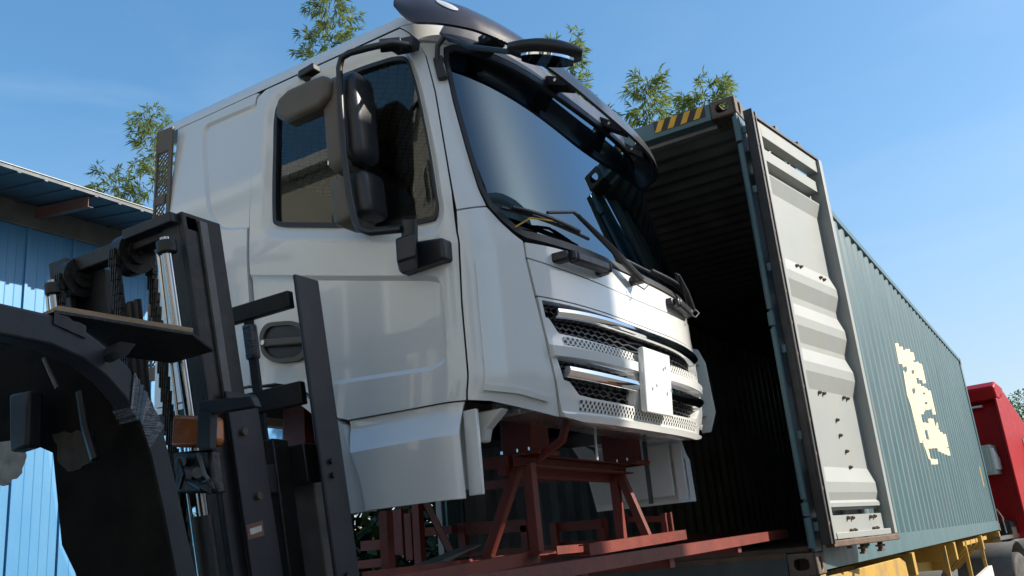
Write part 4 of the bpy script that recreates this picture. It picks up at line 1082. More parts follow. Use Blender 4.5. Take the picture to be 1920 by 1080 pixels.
def on_door(px, py):
    r = ray(px, py); n = np.array(dn); t = (np.array(HNG) - CAM) @ n / (r @ n); q = Vector(CAM + r * t) - HNG; return q.dot(du), q.z
for px, py in ((1551, 733), (1559, 735), (1596, 743), (1603, 745), (1584, 785), (1590, 814), (1602, 844), (1609, 874), (1598, 970), (1606, 970), (1640, 968), (1647, 967), (1604, 994), (1611, 993), (1646, 990), (1652, 989), (1505, 495), (1513, 497), (1548, 518), (1554, 522), (1461, 274), (1469, 280), (1497, 300), (1506, 304)):
    u, z = on_door(px, py); bolt(u, z)
for px, py in ((1455, 250), (1497, 278)):
    u, z = on_door(px, py); m = MB(); dbox(m, u - .02, u + .03, -.02, .01, DZ1 + .015, DZ1 + .045); m.build('cam_keeper', CASTM, DOOR_C)
for u in (.62, .92):
    m = MB(); c = dp(u, -.035, DZ0 - .04)
    m.cyl(c, c - Vector((0, 0, .05)), .016, 8); m.beam(c + du * -.045 - Vector((0, 0, .022)), c + du * .045 - Vector((0, 0, .022)), .03, .012); m.beam(c + du * -.03 - Vector((0, 0, .05)), c + du * .03 - Vector((0, 0, .05)), .03, .012)
    m.build('locking_cam', RUSTY, DOOR_C)
for u in (.62, .92): MB().cyl(dp(u, -.115, DZ0 - .06), dp(u, -.115, DZ1 + .05), .016, 8).build('locking_bar', TEAL, DOOR_C, smooth=True)
# left-hand door, folded along the far side
ml = MB().box((-W_ - .10, .04, DZ0), (-W_ - .05, 1.15, DZ1)); ml.build('container_door', DOORP, CT, bevel=0.004)

# ------------------------------------------------------------------ trailer chassis and red tractor
TR = thing('trailer_chassis', 'dirty yellow skeletal trailer carrying the teal container', 'trailer', (-1.2, 6, GZ))
for x in (-0.62, -1.82):
    b = MB().prism([(x, .25, -.06), (x, 12.0, -.06), (x, 12.0, -.20), (x, 8.4, -.20), (x, 7.6, -.42), (x, .3, -.42), (x, .05, -.20), (x, .05, -.08)], (.14, 0, 0))
    b.build('main_beam', YEL, TR, bevel=0.004)
for y in (.12, 3.2, 6.0, 9.0, 11.9): MB().box((-2.43, y - .06, -.185), (-.01, y + .06, -.004)).build('bolster', YEL, TR, bevel=0.004)
# outrigger plates seen along the edge
o = MB().prism([(-.03, .22, -.02), (-.03, 2.55, -.02), (-.03, 2.75, -.06), (-.03, 2.8, -.30), (-.03, .4, -.30), (-.03, .22, -.18)], (.02, 0, 0)); o.build('side_plate', YEL, TR, bevel=0.004)
for y in (7.4, 8.0, 8.6, 9.2): MB().prism([(-.65, y, -.03), (-.06, y, -.03), (-.06, y, -.10), (-.40, y, -.42), (-.65, y, -.42)], (0, .05, 0)).build('outrigger', YEL, TR)
MB().box((-.10, 7.2, -.08), (-.06, 10.2, -.03)).build('edge_strip', YEL, TR)
def wheel_thing(cx, cy, cz, r, wd, parent, tw=True):
    m = MB(); n = 28
    prof = [(0, r * .55), (.02, r * .60), (.015, r * .80), (.03, r * .95), (.06, r), (wd - .06, r), (wd - .03, r * .95), (wd - .015, r * .8), (wd, r * .55)]
    rings = [[(cx - a, cy + b * math.cos(t), cz + b * math.sin(t)) for t in np.linspace(0, 2 * math.pi, n + 1)[:-1]] for a, b in prof]
    ty = m.loft(rings).build('wheel', TYRE, parent, smooth=True, ang=50)
    rm = MB(); prof = [(.012, r * .56), (.0, r * .54), (.05, r * .48), (.10, r * .30), (.02, r * .27), (.0, r * .16), (-.02, r * .14), (-.02, 0.01)]
    rings = [[(cx - a, cy + b * math.cos(t), cz + b * math.sin(t)) for t in np.linspace(0, 2 * math.pi, n + 1)[:-1]] for a, b in prof]
    rm.loft(rings, caps=True).build('rim', RUSTY, ty, smooth=True, ang=40)
    return ty
for y in (1.9, 3.25, 4.6):
    wheel_thing(-.02, y, GZ + .52, .52, .30, TR); wheel_thing(-.36, y, GZ + .52, .52, .30, TR); wheel_thing(-2.12, y, GZ + .52, .52, .30, TR)
    rows = []
    for t in np.linspace(-.2, math.pi + .2, 17): rows.append([(x, y + .62 * math.cos(t), GZ + .52 + .62 * math.sin(t)) for x in (0.0, -.7)])
    m = MB().grid(rows); m.grid([[(x, yy, zz - .012) for x, yy, zz in reversed(r_)] for r_ in rows]); m.build('mudguard', FENDER, TR, smooth=True, recalc=False)
m = MB().beam((-.05, 5.4, -.62), (-.05, 9.6, -.52), .06, .20); m.build('side_guard', PAPER, TR, bevel=0.004)
for y in (5.6, 7.5, 9.4): MB().box((-.10, y - .03, -.52), (-.06, y + .03, -.02)).build('guard_hanger', YEL, TR)

TC = thing('tractor_truck', 'red truck tractor unit coupled in front of the teal container', 'truck', (0.42, 13.0, GZ))
TC.rotation_euler = (0, 0, math.radians(-9))
x0, x1 = -2.05, 0.40
def trc(n, poly, x_a, x_b, mat, bevel=.03): return MB().prism([(x_a, y, z) for y, z in poly], (x_b - x_a, 0, 0)).build(n, mat, TC, bevel=bevel, segs=3)
body = trc('cab_body', [(13.0, -.15), (13.0, 1.95), (13.1, 2.35), (13.45, 2.42), (14.2, 2.05), (15.15, 1.6), (15.3, .7), (15.35, -.35), (13.6, -.35)], x0, x1, REDCAB, .06)
tr1 = MB().box((x1 - .02, 12.72, .2), (x1 + .015, 13.05, 2.2)); tr1.build('side_fairing', REDCAB, TC, bevel=0.015)
MB().prism([(x0, 12.85, 2.20), (x0, 12.80, 2.42), (x0, 13.0, 2.52), (x0, 13.5, 2.44), (x0, 13.2, 2.2)], (x1 - x0, 0, 0)).build('roof_fairing', REDCAB, TC, bevel=0.04, segs=3)
MB().box((x1 - .62, 12.9, 2.10), (x1 - .28, 12.99, 2.14)).build('lamp', LENS, TC, bevel=0.01)
trc('side_window', [(14.0, .95), (14.0, 1.55), (14.75, 1.50), (14.95, .9)], x1 + .001, x1 + .008, WINDK, .0)
for s in (-.3, .15): MB().box((x1 + .006, 13.85, s), (x1 + .012, 14.2, s + .12)).build('door_lettering', WHITEF, TC)
MB().box((x1 - .02, 14.25, .25), (x1 + .03, 14.45, .30)).build('door_handle', BLACKP, TC, bevel=0.006)
bx = MB().box((-.65, 12.55, .92), (.17, 12.98, 1.42)).build('grey_box', GREYBOX, TC, bevel=0.01)
MB().box((-.60, 12.52, .97), (.12, 12.548, 1.37)).build('box_door', GREYBOX, bx, bevel=0.004)
for k in range(4): MB().box((.171, 12.60 + k * .09, 1.0), (.20, 12.66 + k * .09, 1.36 - .05 * k)).build('box_fin', WHITEF, bx)
ch = MB().box((-1.35, 9.9, -.50), (-1.15, 15.2, -.28)); ch.box((-.65, 9.9, -.50), (-.45, 15.2, -.28)); ch.build('chassis_rail', GREASE, TC)
MB().box((-1.9, 12.6, -.36), (0.2, 13.0, .15)).build('rear_bulkhead', GREASE, TC, bevel=0.02)
for y in (11.2, 12.6):
    wheel_thing(.56, y, GZ + .52, .52, .30, TC); wheel_thing(-1.9, y, GZ + .52, .52, .28, TC)
    rows = []
    for t in np.linspace(-.05, math.pi + .05, 17): rows.append([(x, y + .64 * math.cos(t), GZ + .54 + .66 * math.sin(t)) for x in (.52, -.25)])
    fm = MB().grid(rows); fm.grid([[(x, yy, zz - .014) for x, yy, zz in reversed(r_)] for r_ in rows]); fm.build('mudguard', FENDER, TC, smooth=True, recalc=False)
wheel_thing(.38, 14.6, GZ + .52, .52, .30, TC); wheel_thing(-1.85, 14.6, GZ + .52, .52, .30, TC)
MB().tube([(.1, 11.9, -.05), (.1, 12.0, .28), (.1, 12.3, .34), (.1, 12.55, .20), (.1, 12.6, -.05)], .018, 8).build('grab_rail', STEEL, TC, smooth=True)
MB().box((.1, 11.6, -.14), (.22, 13.0, -.08)).build('walkway_edge', STEEL, TC)
MB().tube([(x1 + .02, 15.0, 1.62), (x1 + .35, 15.15, 1.68), (x1 + .36, 15.15, .9)], .02, 8).build('mirror_arm', BLACKP, TC, smooth=True)
MB().box((x1 + .26, 15.12, 1.05), (x1 + .46, 15.22, 1.6)).build('mirror', BLACKP, TC, bevel=.03)
# ------------------------------------------------------------------ forklift
FK = thing('forklift', 'dark grey forklift with tilted mast, taped guard pillar and plywood on its roof', 'forklift', (-1.45, -3.6, GZ))
TLT = 0.185
def my(z, d=0.0): return -3.19 + (1.5 - z) * TLT + d           # centre of the mast in y at height z
def mbox(m, x0, x1, d0, d1, z0, z1):                            # box that leans with the mast
    return m.hexa([(x0, my(z0, d0), z0), (x1, my(z0, d0), z0), (x1, my(z0, d1), z0), (x0, my(z0, d1), z0), (x0, my(z1, d0), z1), (x1, my(z1, d0), z1), (x1, my(z1, d1), z1), (x0, my(z1, d1), z1)])
XR, XL = -1.13, -1.90
for x, sg in ((XR, -1), (XL, 1)):
    m = MB(); a, b = sorted((x, x + sg * .022)); mbox(m, a, b, -.085, .085, -1.0, 1.48)
    a, b = sorted((x + sg * .022, x + sg * .11)); mbox(m, a, b, -.085, -.06, -1.0, 1.48); mbox(m, a, b, .06, .085, -1.0, 1.48)
    r_ = m.build('inner_mast_rail', MASTP, FK, bevel=0.004)
    a, b = sorted((x - sg * .001, x - sg * .012)); m = MB(); mbox(m, a, b, -.02, .012, -.8, 1.46); m.build('wear_strip', GREYST, r_)
    m = MB(); a, b = sorted((x - sg * .03, x - sg * .014)); mbox(m, a, b, -.03, .11, -1.15, .86); a, b = sorted((x - sg * .014, x + sg * .12)); mbox(m, a, b, .088, .11, -1.15, .86)
    m.build('outer_mast_rail', FORKP, FK, bevel=0.005)
m = MB(); mbox(m, XL + .0, XR - .0, -.075, -.02, 1.415, 1.472); m.build('mast_crossbar', MASTP, FK, bevel=0.006)
m = MB(); mbox(m, XR - .28, XR - .02, -.12, .06, 1.44, 1.476); m.build('mast_top_plate', FORKP, FK, bevel=0.004)
m = MB(); mbox(m, XL - .02, XR + .02, .115, .16, .52, .62); m.build('mast_crossbar', MASTP, FK, bevel=0.005)
for x in (XR - .035, XL + .10):
    a, b = Vector((x, my(1.40, -.14), 1.38)), Vector((x, my(.05, -.14), .05))
    MB().cyl(a, b, .017, 16).build('lift_piston', DULLCH, FK, smooth=True)
    cp = MB(); cp.cyl((x, my(1.33, -.14), 1.325), (x, my(1.37, -.14), 1.37), .034, 16); cp.build('piston_cap', MASTP, FK, bevel=0.006)
    MB().cyl((x, my(.5, -.14), .45), (x, my(-1, -.14), -1.0), .034, 16).build('lift_cylinder', MASTP, FK, smooth=True)
    MB().tube([(x - .035, my(1.33, -.15), 1.33), (x - .038, my(.8, -.16), .8), (x - .038, my(.2, -.16), .2)], .006, 6).build('guide_rod', STEEL, FK, smooth=True)
# chain wheels and chains
for px, py, dd in ((146, 523, 0.0), (248, 478, 0.0)):
    c = at('Y', -3.22, px, py); ax_ = Vector((1, 0, 0))
    w_ = MB(); w_.cyl(c - ax_ * .03, c + ax_ * .03, .078, 24); w_.cyl(c + ax_ * .03, c + ax_ * .045, .045, 18); w_.cyl(c + ax_ * .045, c + ax_ * .055, .014, 10)
    w_.build('chain_wheel', GREASE, FK, smooth=True)
    br = MB().box((c.x - .045, c.y - .06, c.z + .02), (c.x - .032, c.y + .06, 1.43)); br.build('wheel_hanger', MASTP, FK)
    for sy in (-.078, .078):
        ch = MB(); z = c.z
        k = 0
        while z > .1:
            yy = c.y + sy + (c.z - z) * TLT * .9
            for dx in ((-.018, -.006, .006, .018) if k % 2 else (-.012, 0, .012)): ch.box((c.x + dx - .0028, yy - .009, z - .034), (c.x + dx + .0028, yy + .009, z + .002))
            z -= .026; k += 1
        ch.build('lift_chain', GREASE, FK, kind='stuff')
hs = MB()
for k, x in enumerate((-1.62, -1.58, -1.54)): hs.tube([(x, my(1.3, .02), 1.28), (x, my(.9, .0), .9), (x + .01, my(.3, .0), .3)], .014, 8)
hs.build('hydraulic_hose', RUBBER, FK, smooth=True)
m = MB(); mbox(m, -1.87, -1.66, -.02, .06, .2, 1.42); m.build('mast_shield', FORKP, FK, bevel=0.006)
# fork carriage with load backrest
BK = 0.155
def by(z, d=0.0): return -2.79 + (1.36 - z) * BK + d
def bbox(m, x0, x1, d0, d1, z0, z1):
    return m.hexa([(x0, by(z0, d0), z0), (x1, by(z0, d0), z0), (x1, by(z0, d1), z0), (x0, by(z0, d1), z0), (x0, by(z1, d0), z1), (x1, by(z1, d0), z1), (x1, by(z1, d1), z1), (x0, by(z1, d1), z1)])
for x in (-0.992, -2.16):
    m = MB(); bbox(m, x, x + .016, -.105, .02, .02, 1.30); bbox(m, x - .10 if x > -1.5 else x + .016, x if x > -1.5 else x + .12, .004, .02, .02, 1.30)
    m.build('backrest_upright', FORKP, FK, bevel=0.006)
for z0, z1 in ((1.215, 1.28), (.85, .935)):
    m = MB(); bbox(m, -2.145, -1.094, -.03, .0, z0, z1); m.build('backrest_rail', MASTP, FK, bevel=0.004)
for x in (-1.355, -1.75):
    m = MB(); bbox(m, x, x + .045, -.02, -.004, .3, 1.25); tb = m.build('backrest_bar', MASTP, FK, bevel=0.004)
m = MB(); bbox(m, -1.362, -1.303, -.03, .004, 1.06, 1.20); m.build('tape_wrap', TAPE, FK, bevel=0.01)
for z0, z1 in ((.56, .70), (.08, .20)):
    m = MB(); bbox(m, -2.1, -1.08, -.07, .0, z0, z1); m.build('fork_carriage', MASTP, FK, bevel=0.006)
for xa_ in (-1.24, -2.02):
    m = MB(); bbox(m, xa_, xa_ + .10, -.16, -.08, .15, .72); m.build('carriage_side', GREASE, FK, bevel=0.006)
for k in (0.62, .57, .22, .17):
    MB().cyl((-.976, by(k, -.055), k), (-.962, by(k, -.055), k), .011, 8).build('bolt', MASTP, FK)
for x in (-1.18, -1.92):
    a, b = Vector((x, -2.62, .10)), Vector((x, -1.55, .305))
    f = MB(); wd = .06; d = (b - a).normalized(); u = Vector((0, -d.z, d.y))
    f.hexa([a - Vector((wd, 0, 0)) - u * .022, a + Vector((wd, 0, 0)) - u * .022, b + Vector((wd * .8, 0, 0)) - u * .005, b - Vector((wd * .8, 0, 0)) - u * .005, a - Vector((wd, 0, 0)) + u * .022, a + Vector((wd, 0, 0)) + u * .022, b + Vector((wd * .8, 0, 0)) + u * .005, b - Vector((wd * .8, 0, 0)) + u * .005])
    bbox(f, x - wd, x + wd, .0, .045, .06, .66)
    f.build('fork', GREYST, FK, bevel=0.005)
# turn lamp and its bracket, wiring box, warning sticker on the outer mast
P = lambda px, py, Y=-3.28: at('Y', Y, px, py)
m = MB().prism([P(370, 752), P(470, 742), P(478, 762), P(400, 775), P(373, 770)], (0, .03, 0)); br_ = m.build('lamp_bracket', FORKP, FK, bevel=0.004)
MB().prism([P(371, 765), P(395, 768), P(392, 842), P(368, 840)], (0, .03, 0)).build('bracket_arm', FORKP, br_, bevel=0.003)
m = MB().prism([P(322, 777, -3.27), P(394, 781, -3.27), P(396, 828, -3.27), P(388, 838, -3.27), P(318, 838, -3.27)], (0, .06, 0)); m.build('turn_lamp', AMBER, FK, bevel=0.012)
m = MB().prism([P(322, 848, -3.24), P(392, 842, -3.24), P(402, 925, -3.24), P(330, 925, -3.24)], (0, .05, 0)); m.build('lamp_box', GREASE, FK, bevel=0.01)
for k, (a, b, c) in enumerate((((335, 860), (345, 890), (338, 915)), ((372, 850), (384, 890), (402, 915)), ((378, 905), (400, 898), (412, 922)), ((350, 900), (376, 915), (396, 925)))):
    MB().tube([P(*a, -3.27), P(*b, -3.29), P(*c, -3.27)], .006, 6).build('wire', BLACKP if k != 1 else GREYST, FK, smooth=True)
for q in ((340, 868), (352, 893), (372, 888)):
    c = P(*q, -3.25); MB().cyl(c, c + Vector((.02, -.02, 0)), .018, 10).build('lamp_socket', GREYST, FK, smooth=True)
xs_ = XR + .0305
def onr(px, py): return at('X', xs_, px, py)
q = [onr(461, 985), onr(492, 976), onr(495, 1004), onr(465, 1012)]
stk = MB().prism(q, (.002, 0, 0)).build('sticker', pbr('sticker_red', (0.16, 0.07, 0.05), 0.5, var=.25, scale=60), FK)
q = [onr(467, 992), onr(489, 985), onr(490, 996), onr(469, 1003)]
MB().prism([p + Vector((.0022, 0, 0)) for p in q], (.001, 0, 0)).build('sticker_print', PAPER, stk)
for c in ((456, 810), (484, 930)): 
    c = onr(*c); MB().cyl(c, c + Vector((.012, 0, 0)), .013, 10).build('bolt', CASTM, FK)
# overhead guard: curved right front pillar, roof, rear pillar
XG = -0.86
outp = [(-60, 560), (0, 567), (96, 589), (159, 618), (202, 651), (241, 685), (270, 733), (308, 810), (332, 907), (352, 1000), (371, 1080), (385, 1150)]
inp = [(-60, 622), (0, 627), (96, 647), (159, 675), (202, 709), (236, 748), (260, 791), (279, 849), (303, 955), (316, 1020), (327, 1080), (340, 1150)]
def guard(x, w_):
    O = [at('X', XG, *p) for p in outp]; I = [at('X', XG, *p) for p in inp]
    rings = []
    for a, b in zip(O, I):
        rings.append([(x, a.y, a.z), (x, b.y, b.z), (x - w_, b.y, b.z), (x - w_, a.y, a.z)])
    a, b = O[0], I[0]
    pre = [[(x, -5.35, a.z - .08), (x, -5.28, b.z - .02), (x - w_, -5.28, b.z - .02), (x - w_, -5.35, a.z - .08)], [(x, -5.0, a.z + .01), (x, -5.0, b.z + .01), (x - w_, -5.0, b.z + .01), (x - w_, -5.0, a.z + .01)]]
    pre = [[(x, -5.42, -.35), (x, -5.34, -.35), (x - w_, -5.34, -.35), (x - w_, -5.42, -.35)]] + pre
    return MB().loft(pre + rings), O, I
g, O, I = guard(XG, .07)
gp = g.build('guard_pillar', FORKP, FK, bevel=0.008, segs=3)
g2, _, _ = guard(-2.13, .07); g2.build('guard_pillar', FORKP, FK, bevel=0.008)
rs = []
for t in np.linspace(0, 1, 15):      # clear tape wound round the pillar
    k = 5.3 + t * 1.6; i = int(k); f = k - i
    a = O[i].lerp(O[i + 1], f); b = I[i].lerp(I[i + 1], f); c = (a + b) / 2; e = .004 + .0025 * math.sin(t * 40)
    a = a + (a - c).normalized() * e; b = b + (b - c).normalized() * e
    rs.append([(XG + e, a.y, a.z), (XG + e, b.y, b.z), (XG - .07 - e, b.y, b.z), (XG - .07 - e, a.y, a.z)])
MB().loft(rs, caps=False).build('clear_tape', TAPE, gp, smooth=True, ang=50)
rs = []
for k in np.linspace(2.05, 3.0, 6):
    i = int(k); f = k - i; i = min(i, len(O) - 2)
    a = O[i].lerp(O[i + 1], f); b = I[i].lerp(I[i + 1], f); c = a.lerp(b, .3); e = .006 + random.random() * .008
    a = a + Vector((0, 0, e)); rs.append([(XG + e * .6, a.y, a.z), (XG + e * .6, c.y, c.z), (XG - .09, c.y, c.z), (XG - .09, a.y, a.z)])
MB().loft(rs, caps=False).build('black_tape', RUBBER, gp, smooth=True)
zt = O[2].z
for k in range(9):
    y = -4.95 + k * .125; MB().box((-2.13, y, zt - .055), (XG - .07, y + .05, zt - .02)).build('roof_bar', FORKP, FK, bevel=0.004)
MB().box((-2.10, -4.9, zt - .075), (XG - .08, -3.95, zt - .058)).build('roof_sheet', GREASE, FK)
ZB = zt + .012
Pz = lambda px, py, z=ZB: at('Z', z, px, py)
bd_ = MB().prism([Pz(100, 588), Pz(362, 630), Pz(401, 659), Pz(323, 682), Pz(241, 671)], (0, 0, .012)); bd_.build('roof_flap', GREASE, FK, bevel=0.003)
a, b = Pz(110, 585, ZB + .014), Pz(362, 626, ZB + .014); d_ = (b - a); nrm = Vector((-d_.y, d_.x, 0)).normalized()
MB().prism([a, b, b + nrm * .35, a + nrm * .35], (0, 0, .018)).build('plywood_sheet', WOOD, FK)
MB().prism([P(225, 640, -3.75), P(255, 645, -3.75), P(240, 665, -3.75), P(210, 660, -3.75)], (-.1, .02, 0)).build('flap_bracket', FORKP, FK)
# dirty front and side windows with torn paper left on them
SCR = [(-60, 622), (0, 627), (96, 647), (159, 675), (202, 709), (236, 748), (260, 791), (279, 849), (303, 955), (327, 1080), (332, 1130), (150, 1130), (144, 1080), (116, 1022), (99, 849), (60, 832), (30, 824), (-60, 836)]
gl = MB().prism([at('Y', -3.63, *p) for p in SCR], (0, .008, 0))
sw_ = gl.build('front_screen', pbr('grimy_shadow_glass', (0.008, 0.0075, 0.006), 0.8, var=.5, scale=5, dirt=(0.020, 0.017, 0.011), dirt_amt=.6, dirt_scale=7, spec=.06), FK)  # upper part blackened in place of the shaded interior; lower part dirty glass
def torn(pts, X, ax='X'):
    L = resample(pts, 12); L = [(x + random.uniform(-4, 4), y + random.uniform(-4, 4)) for x, y in L]
    return MB().prism([at(ax, X, *p) for p in L], (.002, 0, 0) if ax == 'X' else (0, -.002, 0))
torn([(102, 815), (170, 805), (178, 868), (150, 880), (128, 886), (108, 860)], -3.632, 'Y').build('torn_paper', pbr('old_paper', (0.035, 0.031, 0.020), .8, var=.4, scale=25, rust=(.03, .03, .02), rust_amt=.8, rust_scale=30), sw_)
lw = MB().prism([at('X', -2.15, *p) for p in ((-120, 760), (40, 760), (92, 850), (112, 1022), (150, 1120), (-120, 1120))], (-.006, 0, 0)); lw = lw.build('side_window', glass_mat('thin_glass', (.9, .92, .92), 1.45), FK)
torn([(-10, 832), (44, 812), (48, 848), (44, 890), (8, 912), (-10, 900)], -2.148).build('torn_paper', PAPER, lw)
# things under the guard
MB().prism([P(46, 742, -3.66), P(84, 735, -3.66), P(80, 840, -3.66), P(48, 850, -3.66)], (.0, -.05, 0)).build('lamp_housing', FORKP, FK, bevel=0.01)
MB().tube([P(83, 672, -3.68), P(95, 700, -3.68), P(108, 728, -3.68)], .007, 6).build('stay_rod', GREYST, FK, smooth=True)
MB().tube([P(150, 735, -3.67), P(160, 800, -3.67), P(178, 862, -3.67)], .012, 6).build('grab_bar', BLACKP, FK, smooth=True)
# body, seat, wheels (mostly below the picture)
MB().prism([(-2.05, -5.45, -.95), (-2.05, -3.35, -.95), (-2.05, -3.3, -.55), (-2.05, -3.9, -.45), (-2.05, -4.3, -.35), (-2.05, -5.3, -.25), (-2.05, -5.5, -.4)], (1.2, 0, 0)).build('chassis_body', FORKP, FK, bevel=0.04)
MB().box((-1.75, -4.95, -.30), (-1.2, -4.45, -.15)).build('seat', SEATF, FK, bevel=0.04); MB().prism([(-1.72, -4.95, -.2), (-1.72, -4.82, -.2), (-1.72, -5.0, .30), (-1.72, -5.12, .30)], (.5, 0, 0)).build('seat_back', SEATF, FK, bevel=0.04)
MB().box((-2.0, -3.75, -.6), (-.9, -3.45, .12)).build('dash_cowl', GREASE, FK, bevel=0.03)
for x in (-.82, -2.06 + .24):
    for y in (-3.45, -5.0):
        r_ = .33 if y > -4 else .27
        m = MB(); prof = [(0, r_ * .5), (0, r_ * .92), (.03, r_), (.2, r_), (.23, r_ * .92), (.23, r_ * .5)]
        m.loft([[(x - a, y + b * math.cos(t), GZ + r_ + b * math.sin(t)) for t in np.linspace(0, 2 * math.pi, 25)[:-1]] for a, b in prof]).build('wheel', TYRE, FK, smooth=True)

# ------------------------------------------------------------------ ground
gm = MB(); n = 40
xs = np.concatenate([np.linspace(-900, -30, 6), np.linspace(-25, 25, 41), np.linspace(30, 900, 6)])
gm.grid([[(float(x), float(y), GZ + (0.03 * math.sin(x * 1.3) * math.cos(y * 1.1) if abs(x) < 26 and abs(y) < 26 else 0)) for x in xs] for y in xs])
g = gm.build('ground', DIRTG, None, smooth=True); g['kind'] = 'structure'

# ------------------------------------------------------------------ blue shed
SH = thing('blue_shed', 'blue sheet metal shed with overhanging roof and concrete beam under the eave', 'shed', (-12, -2, GZ))
XW, XE, ZE = -9.2, -8.0, 4.90
SY0, SY1 = -9.0, 6.2
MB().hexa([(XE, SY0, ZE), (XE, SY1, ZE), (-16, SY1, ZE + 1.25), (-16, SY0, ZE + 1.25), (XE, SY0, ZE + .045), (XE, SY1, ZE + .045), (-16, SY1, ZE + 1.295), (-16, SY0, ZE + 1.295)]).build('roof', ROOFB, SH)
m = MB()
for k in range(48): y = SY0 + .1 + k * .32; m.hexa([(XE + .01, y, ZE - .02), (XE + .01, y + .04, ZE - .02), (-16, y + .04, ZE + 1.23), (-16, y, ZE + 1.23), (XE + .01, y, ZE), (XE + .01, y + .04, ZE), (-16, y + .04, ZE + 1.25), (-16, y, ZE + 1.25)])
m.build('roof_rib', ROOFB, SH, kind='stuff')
MB().box((XE - .02, SY0, ZE + .046), (XE + .012, SY1, ZE + .054)).build('eave_trim', GREYBOX, SH)
MB().box((XW - .25, SY0 + .1, 4.78), (XW + .05, SY1 - .1, 5.12)).build('eave_beam', CONC, SH, bevel=0.01)
k = 0
y = 0.98 - 2.2 * 4
while y < SY1:
    m = MB(); z = ZE - .07
    for a0, a1, b0, b1 in ((0, .006, -.07, .07), (.006, .07, .064, .07), (.006, .07, -.07, -.064)):
        m.hexa([(XE - .06, y + a0, z + b0), (XE - .06, y + a1, z + b0), (XW, y + a1, z + b0 + .16), (XW, y + a0, z + b0 + .16), (XE - .06, y + a0, z + b1), (XE - .06, y + a1, z + b1), (XW, y + a1, z + b1 + .16), (XW, y + a0, z + b1 + .16)])
    m.build('purlin', PURL, SH); y += 2.2
# cladding sheets, each with its seam and small folds
sheet = None
yy = 0.30 - .62 * 15
for k in range(25):
    if sheet is None:
        m = MB(); prof = [(0, 0), (.0, .03), (.035, .03), (.045, .015), (.05, 0)]
        for j in range(1, 5): prof += [(.05 + j * .114 - .008, 0), (.05 + j * .114, .004), (.05 + j * .114 + .008, 0)]
        prof += [(.62, 0)]
        m.grid([[(XW + a, y_, GZ) for y_, a in prof], [(XW + a, y_, 4.78) for y_, a in prof]]); m.grid([[(XW - .02, y_, GZ) for y_ in (.62, 0)], [(XW - .02, y_, 4.78) for y_ in (.62, 0)]])
        sheet = m.mesh('wall_sheet', recalc=False)
    o = link_mesh('wall_sheet', sheet, BLUEW, SH); o.location = (0, yy + k * .62, 0)
    p_off = SH.location
    o.matrix_parent_inverse = Matrix.Translation(-p_off)
MB().box((-16, SY1 - .35, GZ), (XW - .03, SY1 - .2, 5.4)).build('gable_wall', BLUEW, SH)
MB().box((-16, SY0 + .2, GZ), (XW - .03, SY0 + .35, 5.4)).build('gable_wall', BLUEW, SH)

# tan yard wall, wire fence and shrubs seen in the gap below the cab
yw = MB().box((-8.3, 3.0, GZ), (-8.1, 12.0, .95)); tag(yw.build('yard_wall', BRICKT, None, bevel=.01), 'low tan rendered wall beyond the wire fence', 'wall')
WF = thing('wire_fence', 'rusty wire mesh fence with brown posts in front of the tan wall', 'fence', (-7.3, 6, GZ))
for y in (3.1, 4.1, 5.1, 6.1, 7.1, 8.1): MB().box((-7.33, y - .03, GZ), (-7.27, y + .03, 1.5)).build('post', PURL, WF)
m = MB(); z0, z1 = GZ + .1, 1.35; h_ = z1 - z0
for k in range(60):
    y = 2.4 + k * .11
    m.beam((-7.3, y, z0), (-7.3, y + h_ * .55, z1), .006, .006, up=(1, 0, 0)); m.beam((-7.3, y + h_ * .55, z0), (-7.3, y, z1), .006, .006, up=(1, 0, 0))
m.build('wire_mesh', GREYST, WF, kind='stuff')

